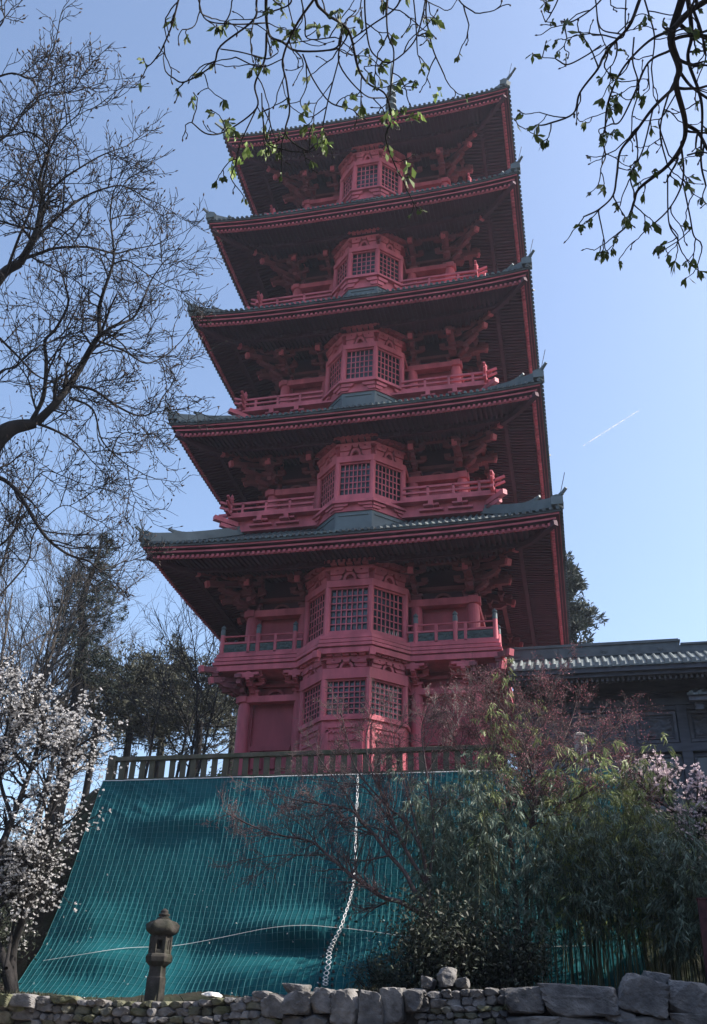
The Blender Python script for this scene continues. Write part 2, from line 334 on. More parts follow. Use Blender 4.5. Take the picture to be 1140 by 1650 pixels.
for i in range(5):
    a, ze, l0 = EAVE_A[i], EAVE_Z[i], LIFT[i]
    hb = BODY[i+1]-.1 if i < 4 else .5
    H = 2.55 if i < 4 else 5.6
    def rz(t): return .26+H*(.72*t+.28*t*t)
    def hz(t): return a+.08-t*(a+.08-hb)
    # tiled roof
    mb = MB()
    for k in range(4):
        mb.k = k; nu, ntt = 32, 8; vs = []; fs = []
        for t in np.linspace(0, 1, ntt+1):
            for u in np.linspace(-1, 1, nu+1):
                vs.append((u*hz(t), -hz(t), ze+rz(t)+zl(i, u)*(1-t)**1.5))
        for p in range(ntt):
            for q in range(nu):
                b = p*(nu+1)+q; fs.append((b, b+1, b+nu+2, b+nu+1))
        mb.add(vs, fs)
        nb = int(2*a/.225)
        for q in range(nb+1):
            x = -a+.04+(2*a-.08)*q/nb; tm = min(1.0, (a+.08-abs(x))/(a+.08-hb))
            pts = []
            for t in np.linspace(0, max(tm, .03), 6 if tm > .2 else 3):
                u = x/hz(t); pts.append((x, -hz(t)-(.05 if t == 0 else 0), ze+rz(t)+zl(i, max(-1, min(1, u)))*(1-t)**1.5+.02))
            n = 7; vs = []; fs = []
            for j, p in enumerate(pts):
                for e in range(n):
                    an = math.pi*2*e/n; vs.append((p[0]+.068*math.cos(an), p[1], p[2]+.068*math.sin(an)))
            for j in range(len(pts)-1):
                for e in range(n): fs.append((j*n+e, j*n+(e+1) % n, (j+1)*n+(e+1) % n, (j+1)*n+e))
            fs.append(tuple(reversed(range(n)))); mb.add(vs, fs)
    roof = mb.obj('tiled_roof', 'tile', pag)
    # flat tile lip
    m2 = MB(); ring(m2, i, -.06, .5, .25, .17); m2.obj('tile_edge', 'tile', roof)
    # corner ridges with two upturned horns
    for k in range(4):
        r_ = MB(); r_.k = k
        def hip(t, dz=0):
            h = hz(t); return (-h, -h, ze+rz(t)+l0*(1-t)**1.5+dz)
        prev = None
        for lo, hi, w, h0, up in ((.0, 1.0, .24, .16, .0), (.10, 1.0, .16, .34, .0)):
            T_ = np.linspace(lo, hi, 8)
            for t0, t1 in zip(T_[:-1], T_[1:]):
                r_.beam(hip(t0, h0), hip(t1, h0), w, .2)
        rd = r_.obj('corner_ridge', 'verdigris', pag)
        for tb, ln, hgt in ((.0, .75, .30), (.24, .7, .30)):
            h_ = MB(); h_.k = k; pts = []
            for s in np.linspace(0, 1, 6):
                t = tb+.12*(1-s)-.06*s; p = hip(max(t, 0), .34)
                ex = max(0, -t)*(a-hb)
                pts.append((p[0]-ex, p[1]-ex, p[2]+hgt*s**1.8))
            for p, q, s in zip(pts[:-1], pts[1:], np.linspace(1, .5, 5)): h_.beam(p, q, .15*s, .19*s)
            h_.obj('ridge_horn', 'verdigris', rd)
        fl = MB(); fl.k = k; p = hip(.03, .2)
        fl.box(p[0]-.2, p[0]+.2, p[1]-.2, p[1]+.2, p[2]-.12, p[2]+.18); fl.lathe((p[0], p[1], p[2]+.18), [(.2, 0), (.22, .06), (.1, .14)], 8)
        fl.obj('ridge_end_tile', 'verdigris', rd)
        rod = MB(); rod.k = k; p = hip(.0, .5); rod.cyl(p, (p[0]-.22, p[1]-.22, p[2]+.75), .012, 5); rod.obj('lightning_rod', 'iron', rd)
    # fascia boards
    m3 = MB(); ring(m3, i, .0, .30, .19, .105); m3.obj('eaves_board', 'red', pag)
    m3 = MB(); ring(m3, i, .115, .25, .045, -.025); m3.obj('lower_eaves_board', 'red', pag)
    m3 = MB(); ring(m3, i, .012, .2, .104, .096); m3.obj('eaves_shade_strip', 'soffit', pag)  # dark strip painting the shade beneath the upper fascia board
    m3 = MB(); ring(m3, i, .127, .2, -.026, -.034); m3.obj('eaves_shade_strip', 'soffit', pag)  # likewise painted shade, beneath the lower board
    dentil(i, .205, .10, -.085, -.19)
        # soffit: boards plus the two rows of rafters
    sf = MB()
    sl = .085
    ring(sf, i, .36, 1.06, -.01, -.10, -.07+sl*1.0, -.10+sl*1.0)
    ring(sf, i, 1.36, .14, -.02, -.27)
    ring(sf, i, 1.42, a-1.42-BODY[i]+.1, -.08, -.10, -.08+.19*(a-1.42-BODY[i]), -.10+.19*(a-1.42-BODY[i]))
    nr = int(2*(a-.35)/.19)
    for k in range(4):
        sf.k = k
        for q in range(nr+1):
            x = -(a-.36)+2*(a-.36)*q/nr; im = a-abs(x); u = x/(a-.3); z0 = ze+zl(i, u)
            e = min(1.4, im)
            if e > .33:
                if e > .5: sf.hexa([(x-.045, -(a-.36), z0-.203), (x+.045, -(a-.36), z0-.203), (x+.045, -(a-e), z0-.2+sl*(e-.3)), (x-.045, -(a-e), z0-.2+sl*(e-.3)),
                         (x-.045, -(a-.36), z0-.104), (x+.045, -(a-.36), z0-.104), (x+.045, -(a-e), z0-.104+sl*(e-.3)), (x-.045, -(a-e), z0-.104+sl*(e-.3))])
            e1 = 1.30; e2 = min(a-BODY[i], im)
            if e2 > e1+.1:
                g = .19
                sf.hexa([(x-.045, -(a-e1), z0-.22), (x+.045, -(a-e1), z0-.22), (x+.045, -(a-e2), z0-.22+g*(e2-e1)), (x-.045, -(a-e2), z0-.22+g*(e2-e1)),
                         (x-.045, -(a-e1), z0-.11), (x+.045, -(a-e1), z0-.11), (x+.045, -(a-e2), z0-.11+g*(e2-e1)), (x-.045, -(a-e2), z0-.11+g*(e2-e1))])
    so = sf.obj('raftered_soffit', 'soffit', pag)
    for k in range(4):
        hb_ = MB(); hb_.k = k; b = BODY[i]
        zi = ze-.10+.19*(a-1.42-b)
        hb_.beam((-b, -b, zi-.14), (-(a-.9), -(a-.9), ze-.24+l0*.55), .16, .2)
        hb_.beam((-(a-1.0), -(a-1.0), ze-.22+l0*.5), (-(a-.14), -(a-.14), ze-.14+l0*.95), .17, .22)
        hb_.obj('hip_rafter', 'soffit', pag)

# ------- walls, columns and beams of one storey
def storey(zb, zt, b, cin, beam, k_list=(0, 1, 2, 3), low=None):
    w = MB()
    w.prism([(-b+.22, -b+.22), (b-.22, -b+.22), (b-.22, b-.22), (-b+.22, b-.22)], zb, zt)
    for sx in (-1, 1):
        for sy in (-1, 1): w.box(min(sx*(b-.3), sx*(b-.07)), max(sx*(b-.3), sx*(b-.07)), min(sy*(b-.3), sy*(b-.07)), max(sy*(b-.3), sy*(b-.07)), zb+.01, zt-.01)
    wall = w.obj('wall', 'panel', pag)
    for k in k_list:
        for x0, x1 in ((-b+.3, -cin-.3), (cin+.3, b-.3)):
            fr = MB(); fr.k = k
            if low is not None:
                fr.box(x0, x1, -b+.08, -b+.215, low, low+.17)
                n = 3
                for q in range(n):
                    c0 = x0+(x1-x0)*q/n+.05; c1 = x0+(x1-x0)*(q+1)/n-.05
                    fr.box(c0, c1, -b+.14, -b+.216, low-.62, low+.01)
                fr.obj('lower_rail', 'panel', wall)
    for k in (0, 1, 2, 3):
        for x in (-b, -cin, cin):
            c = MB(); c.k = k; y = -b
            c.lathe((x, y, 0), [(.24, zb), (.24, zb+.05), (.225, zb+.1), (.225, beam[0]-.25), (.20, beam[0])], 16)
            c.obj('column', 'red', pag, smooth=False)
    for k in (0, 1, 2, 3):
        bm = MB(); bm.k = k; e = .28
        y0 = -b-.20; dz = .004*(k % 2)
        bm.box(-b-e, b-.1, y0, y0+.34, beam[0]+dz, beam[1]+dz)
        bm.obj('tie_beam', 'red', pag)
        bb = MB(); bb.k = k; bb.box(b-.1, b+e, -b-.17, -b+.12, beam[0]+.012+dz, beam[1]-.012+dz); bb.obj('beam_end', 'red', pag)
    return wall

# ------- bracket set above a column: arms stepping out, blocks, a sloping tail
def bracket(k, x, b, z0, zt, reach, diag=False, tail=True):
    mb = MB(); mb.k = k; H = zt-z0; tc_ = MB(); tc_.k = k
    def P(o, l, z):  # outwards, sideways, up
        if diag: return (-b-o*.7071*1.0+l*.7071, -b-o*.7071-l*.7071, z)
        return (x+l, -b-o, z)
    def blk(o, l, z, s=.13, h=.15):
        c = P(o, l, z); mb.box(c[0]-s, c[0]+s, c[1]-s, c[1]+s, z, z+h*.55); mb.box(c[0]-s*1.25, c[0]+s*1.25, c[1]-s*1.25, c[1]+s*1.25, z+h*.55, z+h)
    R_ = reach*(1.36 if diag else 1.0)
    blk(0, 0, z0, .2, .22)
    steps = [(R_*.36, z0+H*.22), (R_*.70, z0+H*.45)]
    for j, (o, z) in enumerate(steps):
        mb.beam(P(-.1, 0, z), P(o, 0, z), .17, .17)
        mb.beam(P(o-.02, 0, z+.015), P(o+.14, 0, z+.075), .14, .13)
        blk(o, 0, z+.085, .11, .14)
        if not diag:
            ll = .38
            oo = o if j == 0 else o
            for s in (-1, 1):
                mb.beam(P(oo, 0, z+.235), P(oo, s*ll, z+.235), .11, .11)
                mb.beam(P(oo, s*(ll-.03), z+.25), P(oo, s*(ll+.1), z+.3), .12, .11)
                blk(oo, s*ll, z+.30, .1, .12)
        else:
            # wall-plane arms running on past the corner
            for (ax, ay) in ((-1, 0), (0, -1)):
                q = o*.95
                p0 = (-b-(0 if ax else q*.0), -b, z+.02); p1 = (-b+ax*q*1.0, -b+ay*q*1.0, z+.02)
                mb.beam(p0, p1, .16, .18)
                mb.box(p1[0]-.12, p1[0]+.12, p1[1]-.12, p1[1]+.12, z+.115, z+.25)
    if tail:
        a0, a1 = z0+H*.98, z0+H*.55
        mb.beam(P(0, 0, a0), P(R_, 0, a1), .17, .2)
        tc_.beam(P(R_-.03, 0, a1-.0), P(R_+.10, 0, a1-.035), .20, .23)
        blk(R_*.9, 0, a1+.16, .11, .16)
        if diag:
            mb.beam(P(0, 0, a0+.24), P(R_+.42, 0, a1+.33), .17, .2)
            tc_.beam(P(R_+.39, 0, a1+.34), P(R_+.52, 0, a1+.31), .20, .23)
    else:
        for s in (-1, 1):
            for q, (l, h) in enumerate(((.22, .10), (.40, .20))):
                c0 = P(R_*.86, 0, zt-.20+q*.1); c1 = P(R_*.86, s*l, zt-.20+q*.1)
                if not diag: mb.beam(c0, c1, .16, .095)
                elif q == 1: mb.beam(c0, c1, .16, .095)
        mb.beam(P(R_*.86, 0, zt-.32), P(R_*.86, 0, zt-.01), .14, .14, (1, 0, 0))
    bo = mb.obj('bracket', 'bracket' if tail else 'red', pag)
    if tail: tc_.obj('tail_cap', 'red', bo)  # brighter red paints the light on the tail ends

# ground storey and the storey under the first roof
wall = storey(G0, 6.1, 4.2, 2.12, (4.55, 4.78), low=2.85)
storey(6.2, 9.6, 4.2, 2.12, BEAM[0])
for i in range(1, 5): storey(EAVE_Z[i-1]+.4, EAVE_Z[i]+.45, BODY[i], 2.0-.04*i, BEAM[i])
for k in range(4):
    for x in (-2.12, 2.12): bracket(k, x, 4.2, 4.78, 5.48, .98, tail=False)
    for x in (-3.86, 3.86): bracket(k, x, 4.2, 4.78, 5.48, .98, tail=False)
    bracket(k, 0, 4.2, 4.78, 5.48, 1.02, diag=True, tail=True)
for i in range(5):
    b = BODY[i]; zt = EAVE_Z[i]-.10+.19*(EAVE_A[i]-1.42-b)-.1
    for k in range(4):
        for x in ((-1, 1) if k == 0 else (-1, 1)): bracket(k, x*(2.12-.04*i), b, BEAM[i][1], zt, 1.3)
        for x in (-1, 1): bracket(k, x*(b-.12), b, BEAM[i][1], zt, 1.3)
        bracket(k, 0, b, BEAM[i][1], zt, 1.45, diag=True)
    p = MB(); p.prism([(-b+.19, -b+.19), (b-.19, -b+.19), (b-.19, b-.19), (-b+.19, b-.19)], BEAM[i][1]+.1, zt+.4); p.obj('bracket_zone_boarding', 'soffit', pag)  # dark colour stands in for deep shade behind the brackets
    p = MB()
    for k in range(4):
        p.k = k; q = b+.9; p.box(-q-.35, q+.35, -q-.08, -q+.08, zt-.2+(.0 if k % 2 else .012), zt-.04+(.0 if k % 2 else .012))
        # wall band and frog-leg struts over the tie beam
        p.box(-b, b, -b-.02, -b+.2, BEAM[i][1]+.42, BEAM[i][1]+.56)
        for x in (-1, 1): p.arch((x*(b+2.0)/2, -b+.21, BEAM[i][1]+.02), .34, .30, .3, (1, 0), (0, -1), .14)
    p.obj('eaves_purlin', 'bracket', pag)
p = MB()
for k in range(4):
    p.k = k
    for x in (-1, 1):
        p.arch((x*3.1, -3.99, 4.80), .36, .30, .3, (1, 0), (0, -1), .14)
    p.box(-4.2, 4.2, -4.2, -4.0, 5.16, 5.28)
p.obj('frieze', 'panel', wall)

# ------- bay windows
def bpoly(B, o, b):
    w, e, yf = B['w']+.414*o, B['e']+o, B['yf']+o; yb = B['yf']-(B['e']-B['w'])+.414*o
    return [(-e, -b), (-e, -yb), (-w, -yf), (w, -yf), (e, -yb), (e, -b)]
def facets(B, o):
    q = bpoly(B, o, 0)
    out = []
    for p0, p1 in ((q[1], q[2]), (q[2], q[3]), (q[3], q[4])):
        d = (p1[0]-p0[0], p1[1]-p0[1]); l = math.hypot(*d); d = (d[0]/l, d[1]/l); out.append((p0, d, (d[1], -d[0]), l))
    return out
def bay(B, b, foot):
    body = MB()
    body.prism(bpoly(B, -.03, b), foot, B['sb']+.02)                      # body under the window
    body.prism(bpoly(B, .05, b), B['sb'], B['wb']-.05)                    # sill band
    body.prism(bpoly(B, -.17, b), B['b1']-.02, B['top'])                  # frieze wall
    o = body.obj('bay_window', 'red', pag)
    g = MB(); g.prism(bpoly(B, -.15, b), B['wb']-.06, B['b0']+.02); g.obj('window_glass', 'glass', o)
    hb_ = MB(); hb_.prism(bpoly(B, .07, b), B['b0'], B['b1']); hb_.obj('head_beam', 'red', o)
    for p0, d, nrm, l in facets(B, 0.0):
        f = MB(); z0, z1 = B['wb']-.05, B['b0']
        def bar(s0, s1, za, zb, d0, d1):
            c = [(p0[0]+d[0]*s-nrm[0]*q*-1, p0[1]+d[1]*s+nrm[1]*q) for s, q in ((s0, d0), (s1, d0), (s1, d1), (s0, d1))]
            f.prism(c, za, zb)
        ed = .098
        bar(ed, l-ed, z0, z0+.07, -.09, -.02); bar(ed, l-ed, z1-.06, z1, -.09, -.02)
        bar(ed, ed+.035, z0+.07, z1-.06, -.09, -.02); bar(l-ed-.035, l-ed, z0+.07, z1-.06, -.09, -.02)
        a0, a1 = ed+.035, l-ed-.035
        for q in range(1, B['nx']):
            s = a0+(a1-a0)*q/B['nx']; bar(s-.018, s+.018, z0+.07, z1-.06, -.095, -.065)
        for q in range(1, B['nz']):
            z = z0+.07+(z1-z0-.13)*q/B['nz']; bar(a0, a1, z-.018, z+.018, -.092, -.062)
        f.obj('window_lattice', 'red', o)
    for p in bpoly(B, -.045, 0)[1:5]:
        c = MB(); c.lathe((p[0], p[1], 0), [(.108, B['wb']-.06), (.108, B['b0']+.01)], 8, math.pi/8); c.obj('corner_post', 'red', o)
    # carved cornice: frog-leg arch, cloud arms, two stepped courses with blocks
    cn = MB(); z = B['b1']; Hh = B['top']-z
    c2 = Hh*.44; c3 = Hh*.72
    for p0, d, nrm, l in facets(B, -.17):
        mid = (p0[0]+d[0]*l/2, p0[1]+d[1]*l/2, z+.015)
        cn.arch(mid, l*.17, Hh*.36, .36, d, nrm, .20)
        for s, q in ((1, 0.02), (-1, l-.02)):
            st = (p0[0]+d[0]*q, p0[1]+d[1]*q)
            for ln, za, h in ((l*.30, z+.03, Hh*.20), (l*.36, z+.03+Hh*.2, Hh*.16)):
                prof = [(0, 0), (ln*.72, 0), (ln*.88, h*.2), (ln*.97, h*.55), (ln, h*.97), (0, h*.97)]
                pr = .20 if za < z+.05 else .26
                cn.extr([(st[0]+d[0]*s*t, st[1]+d[1]*s*t, za+zz) for t, zz in prof], (nrm[0]*pr, nrm[1]*pr, 0))
        for zz, of in ((z+c2-.012, .27), (z+c3-.012, .37)):
            n = 5
            for q in range(n):
                s0 = l*(q+.12)/n; s1 = l*(q+.88)/n
                c = [(p0[0]+d[0]*s+nrm[0]*e, p0[1]+d[1]*s+nrm[1]*e) for s, e in ((s0, 0), (s1, 0), (s1, of), (s0, of))]
                cn.prism(c, zz-.085, zz)
    cn.prism(bpoly(B, .10, b), z+c2-.01, z+c2+.10); cn.prism(bpoly(B, .20, b), z+c3-.01, z+c3+.10); cn.prism(bpoly(B, .04, b), B['top']-.14, B['top']+.01)
    cn.obj('carved_cornice', 'red', o)
    return o
bg = bay(BAYG, 4.0, G0)
pn = MB()
for p0, d, nrm, l in facets(BAYG, -.03):
    for s0, s1, za, zb in ((.14, l-.14, 1.0, 2.82), ):
        for (u0, u1, v0, v1) in ((s0, s1, 2.98, 3.12), (s0, s0+.1, 1.0, 2.96), (s1-.1, s1, 1.0, 2.96), (s0+.11, s1-.11, 2.55, 2.63), (s0+.11, s1-.11, 1.55, 1.65)):
            pn.prism([(p0[0]+d[0]*s+nrm[0]*e, p0[1]+d[1]*s+nrm[1]*e) for s, e in ((u0, -.01), (u1, -.01), (u1, .05), (u0, .05))], v0, v1)
    for q in range(9):
        s = .2+(l-.4)*q/8
        c = (p0[0]+d[0]*s, p0[1]+d[1]*s, 2.87); pn.arch((c[0], c[1], 2.80), .075, .12, .5, d, nrm, .05, 5)
pn.obj('panelled_apron', 'red', bg)
for i in range(5): bay(BAY[i], BODY[i]-.2, BAY[i]['sb']-.12 if i == 0 else EAVE_Z[i-1]+.9)
# metal flashing curbs and bracket bands under the upper bays
for i in range(1, 5):
    B = BAY[i]; b = BODY[i]; fb = B['sb']-.02
    f = MB(); f.prism(bpoly(B, -.02, b), EAVE_Z[i-1]+.5, B['ft'])
    for p0, d, nrm, l in facets(B, -.02):
        f.prism([(p0[0]+d[0]*s+nrm[0]*e, p0[1]+d[1]*s+nrm[1]*e) for s, e in ((.12, -.01), (l-.12, -.01), (l-.12, .035), (.12, .035))], B['ft']-.18, B['ft']-.12)
    f.obj('flashing_curb', 'verdigris', pag)
    s = MB(); s.prism(bpoly(B, .22, b), B['sb']-.10, B['sb']+.01); s.prism(bpoly(B, .03, b), B['ft'], B['sb']-.10)
    zc = B['ft']+.06; hh = (B['sb']-.1-zc)
    for p0, d, nrm, l in facets(B, .03):
        for sg, q in ((1, 0.0), (-1, l)):
            st = (p0[0]+d[0]*q, p0[1]+d[1]*q)
            for ln, za, h, pr in ((l*.24, zc, hh*.48, .06), (l*.38, zc+hh*.5, hh*.45, .11)):
                prof = [(0, 0), (ln*.72, 0), (ln*.88, h*.2), (ln*.97, h*.55), (ln, h*.97), (0, h*.97)]
                s.extr([(st[0]+d[0]*sg*t, st[1]+d[1]*sg*t, za+zz) for t, zz in prof], (nrm[0]*pr, nrm[1]*pr, 0))
    s.obj('bay_sill', 'red', pag)

# ------- balconies
def outline(c, B, o, ins=0):
    w, yf = B['w']+.414*o, B['yf']+o; cc = c-ins; xj = w+(yf-cc)
    return [(-cc, -cc), (-xj, -cc), (-w, -yf), (w, -yf), (xj, -cc), (cc, -cc), (cc, cc), (-cc, cc)]
B0 = BAY[0]; c0 = DECKC[0]
d_ = MB()
for o, ins, z0, z1 in ((.26, .02, 6.04, 6.16), (.32, -.03, 5.875, 5.995), (.36, -.07, 5.725, 5.83), (.30, -.02, 5.49, 5.69)):
    d_.prism(outline(c0, B0, o, ins), z0, z1)
deck = d_.obj('balcony_deck', 'red', pag)
d_ = MB(); d_.prism(outline(c0, B0, .2, .09), 5.51, 6.14); d_.obj('deck_core', 'soffit', deck)  # darkened core paints shade into the gaps between the bands
for x, y, dx, dy in ((-.93, -6.3, -.38, -.92), (.93, -6.3, .38, -.92)):
    dn = MB(); dn.beam((x, y, 5.44), (x+dx*.22, y+dy*.22, 5.42), .2, .24)
    dn.beam((x, y, 5.28), (x+dx*.1, y+dy*.1, 5.26), .16, .14)
    dn.obj('beam_nose', 'red', deck)
def rail_bay(k, x0, x1, c, z, posts, carved=True):
    r_ = MB(); r_.k = k; y = -c+.14
    r_.box(x0, x1, y-.05, y+.05, z+.02, z+.09); r_.box(x0, x1, y-.04, y+.04, z+.42, z+.49); r_.cyl((x0, y, z+.72), (x1, y, z+.72), .036, 8)
    n = max(1, round((x1-x0)/.95))
    for q in range(1, n):
        xx = x0+(x1-x0)*q/n; r_.box(xx-.05, xx+.05, y-.05, y+.05, z+.02, z+.70)
    rl = r_.obj('railing', 'red', pag)
    cv = MB(); cv.k = k; n2 = n
    rg = random.Random(int(x0*100)+k)
    for q in range(n2):
        a0 = x0+(x1-x0)*q/n2+.06; a1 = x0+(x1-x0)*(q+1)/n2-.06
        cv.box(a0, a1, y+.0, y+.02, z+.09, z+.42)
        m = int((a1-a0)/.10)
        for j in range(m):
            cx = a0+(a1-a0)*(j+.5)/m
            for s in (0, 1):
                cz = z+.17+.16*s+rg.uniform(-.03, .03)
                cv.arch((cx+rg.uniform(-.02, .02), y+.001, cz-.03), .075, .07*(1 if rg.random() > .5 else -1), .45, (1, 0), (0, -1), .025, 5)
    if carved: cv.obj('carved_panel', 'bronze', rl)
    return rl
for k in range(4):
    rails = ((-5.0, -1.92), (1.92, 5.0)) if k == 0 else ((-5.0, 5.0),)
    for x0, x1 in rails:
        rail_bay(k, x0, x1, c0, 6.16, [])
    xs = (-5.0, -3.62, -2.22, 2.22, 3.62) if k == 0 else (-5.0, -3.62, -1.2, 1.2, 3.62)
    for x in xs:
        p = MB(); p.k = k; y = -c0+.14
        p.lathe((x, y, 6.16), [(.085, 0), (.085, .80)], 12); po = p.obj('rail_post', 'red', pag)
        f = MB(); f.k = k; f.lathe((x, y, 6.16), [(.09, .78), (.09, .98), (.075, 1.0), (.06, 1.01), (.095, 1.05), (.085, 1.1), (.03, 1.17), (.005, 1.2)], 12); f.obj('post_cap', 'verdigris', po, smooth=False)
for i in range(1, 5):
    B = BAY[i]; c = DECKC[i]; z = DECK[i]; b = BODY[i]
    d_ = MB(); d_.prism([(-c+.3, -c+.3), (c-.3, -c+.3), (c-.3, c-.3), (-c+.3, c-.3)], z-.60, z-.12)
    d_.prism([(-c-.02, -c-.02), (c+.02, -c-.02), (c+.02, c+.02), (-c-.02, c+.02)], z-.12, z-.03)
    dk = d_.obj('balcony_deck', 'red', pag)
    for k in range(4):
        r_ = MB(); r_.k = k; y = -c+.05; xb = B['e']+.02
        ex = .42
        for x0, x1 in (((-c-ex, -xb), (xb, c+ex)) if k == 0 else ((-c-ex, c+ex),)):
            r_ = MB(); r_.k = k
            for zz, h, w in ((.0, .12, .12), (.27, .08, .08), (.50, .09, .09)):
                zo = zz+(.006 if k % 2 else 0)
                r_.box(max(x0, -c-.05), min(x1, c+.05), y-w/2, y+w/2, z-.02+zo, z-.02+zo+h)
                for s, xe in ((-1, x0), (1, x1)):
                    if abs(xe) > c:
                        up = .0 if zz == 0 else .16
                        r_.beam((s*(c-.02), y, z+zo+h/2-.02), (s*(c+ex), y, z+zo+h/2-.02+up), w, h)
            n = max(1, round((x1-x0)/1.1))
            for q in range(1, n):
                xx = x0+(x1-x0)*q/n; r_.box(xx-.045, xx+.045, y-.045, y+.045, z, z+.53)
            r_.obj('railing', 'red', dk)
        t = MB(); t.k = k; t.lathe((-c+.05, y, z), [(.07, 0), (.07, .60), (.1, .66), (.06, .72), (.1, .80), (.05, .92), (.01, 1.02)], 10); t.obj('finial_post', 'red', dk)
        bl = MB(); bl.k = k; bl.beam((-c+.3, -c+.3, z-.30), (-c-.42, -c-.42, z-.28), .2, .2); bl.obj('corner_beam', 'red', dk)
        bl = MB(); bl.k = k; bl.beam((-c+.3, -c+.3, z-.52), (-c-.22, -c-.22, z-.50), .16, .16); bl.obj('corner_beam', 'red', dk)
        for x in (-c+1.3, -c+2.4, c-2.4, c-1.3) if k == 0 else (-c+1.3, -1.3, 1.3, c-1.3):
            bl = MB(); bl.k = k; bl.box(x-.09, x+.09, -c-.06, -c+.32, z-.34, z-.13); bl.box(x-.3, x+.3, -c+.08, -c+.32, z-.27, z-.19); bl.box(x-.46, x+.46, -c+.14, -c+.32, z-.45, z-.37)
            bl.obj('deck_bracket', 'red', dk)
# spire above the top roof
sp = MB(); sp.lathe((0, 0, EAVE_Z[4]+5.6), [(.8, 0), (.8, .5), (.5, .7), (.55, .9), (.12, 1.1), (.1, 8.5), (.02, 9.2)], 12)
for q in range(9): sp.lathe((0, 0, EAVE_Z[4]+7.4+q*.6), [(.5-.03*q, 0), (.5-.03*q, .08)], 14)
sp.obj('spire', 'verdigris', pag)
# ------------------------------------------------------------------ terrain
def smoothstep(a, b, x):
    t = min(1, max(0, (x-a)/(b-a))); return t*t*(3-2*t)
def profY(z):
    # a steep bank that flares out towards its foot
    return -8.84-.337*(.64-z)-.22*max(0.0, -3.2-z)**2
def fbm(x, y, z=0.0, o=4):
    return noise.fractal(Vector((x, y, z)), 1.0, 2.0, o)
def sheet(name, xs, rows, m, kind='structure'):
    V = []; n = len(xs); Q = []
    for j, (y, z, am) in enumerate(rows):
        for x in xs:
            zz = z+am*fbm(x*.5, y*.5)
            if -13 < y < 1 and z > -5.4:
                f = (1-smoothstep(-6, 0, y))*smoothstep(0, 2.2, -7.25-x); zz = zz*(1-f)+(-5.45)*f
                zz = min(zz, zz*(1-smoothstep(6.3, 8.2, x))+(-.75)*smoothstep(6.3, 8.2, x)) if y < .5 else zz
            V.append((x, y+am*.5*fbm(x*.6, j*.7, 3), zz))
    for j in range(len(rows)-1):
        for i in range(n-1): Q.append((j*n+i, j*n+i+1, (j+1)*n+i+1, (j+1)*n+i))
    return tag(np_mesh(name, V, Q, m, smooth=True), None, None, kind=kind)
xs = list(np.linspace(-300, -16, 12))+list(np.linspace(-14, 16, 110))+list(np.linspace(18, 300, 12))
rows = [(-300, -7.9, 0), (-60, -7.9, 0), (-30, -7.9, .01), (-16.6, -7.88, .01)]
tag(sheet('path', xs, rows, 'path'), None, None, kind='structure')
rows = [(-16.0, -8.2, 0), (-15.9, -5.75, .03), (-15, -5.62, .08), (-13.5, -5.50, .1), (-12.3, -5.42, .1)]
for z in np.linspace(-5.0, .45, 26): rows.append((profY(z)+.28, z, .12))
rows += [(-8.3, .66, .02), (-6, G0, 0), (0, G0, 0), (20, G0, 0), (80, -1, 0), (300, -12, 0)]
tag(sheet('ground', xs, rows, 'earth'), None, None, kind='structure')

# ------------------------------------------------------------------ netting over the bank
XL, XR = -6.85, 8.4
def bulge(x, z):
    def g(cx, cz, sx, sz, a): return a*math.exp(-((x-cx)/sx)**2-((z-cz)/sz)**2)
    b = g(-.2, -3.6, 1.5, .42, .30)+g(-.6, -4.75, 1.9, .42, .26)+g(-4.9, -4.4, 1.3, .38, .25)+g(-5.6, -3.5, 1.0, .5, .16)
    b += g(-2.6, -4.6, .8, .8, -.15)+g(4, -3.8, 1.6, .7, .5)+g(-3.6, -.6, 1.6, .35, .14)+g(2.6, -4.6, 1.1, .5, .35)+g(.3, -4.15, 1.0, .25, -.15)
    b += .012*fbm(x*.8, z*.5, 1, 2)+.010*fbm(x*3.2+z*2.2, z*1.1-x*.8, 5)+.03*math.exp(-((x+5.6)/1.4)**2-((z-.1)/.8)**2)*fbm(x*2.5+z*4, z*1.5, 7)+.03*math.exp(-((z-.2)/.5)**2)*fbm(x*2.5, z, 9)
    return b
def netp(s, v, off=0.0):
    # s along the bank, v down the bank
    z0 = .70-.03*math.sin(s*1.7); z = z0+(-5.45-z0)*v
    x = XL+(XR-XL)*s
    x += .16*math.sin(v*3.2)*math.sin(s*9)+.10*fbm(s*6, v*3, 2)*v
    zz = z+.10*math.sin(s*14)*v*v
    b = bulge(x, zz)
    y = profY(z)-b-off
    zz += b*.35
    return (x, y, zz)
net = thing('debris_net', 'teal netting hung from the fence down the bank under the pagoda', 'netting', (0, -10, -5.4))
nu, nv = 230, 170
V = [netp(i/nu, j/nv) for j in range(nv+1) for i in range(nu+1)]
Q = [(j*(nu+1)+i, j*(nu+1)+i+1, (j+1)*(nu+1)+i+1, (j+1)*(nu+1)+i) for j in range(nv) for i in range(nu)]
np_mesh('tarp', V, Q, 'net', net, True)
T = Tubes()
nx = 98
for i in range(nx+1):
    s = i/nx; T.tube([netp(min(1, s+.0006*math.sin(i*3.7+v*9)), v, .026) for v in np.linspace(0, 1, 171)], np.full(171, .0062), 3)
for j in range(1, 40):
    v = j/40; T.tube([netp(s, v+.0015*math.sin(s*40+j), .024) for s in np.linspace(0, 1, 231)], np.full(231, .0034), 3)
T.obj('net_mesh', 'netline', net)
T = Tubes(); T.tube([netp(s, .0, .02) for s in np.linspace(0, .79, 120)], np.full(120, .013), 5); T.obj('hem_cord', 'rope', net)
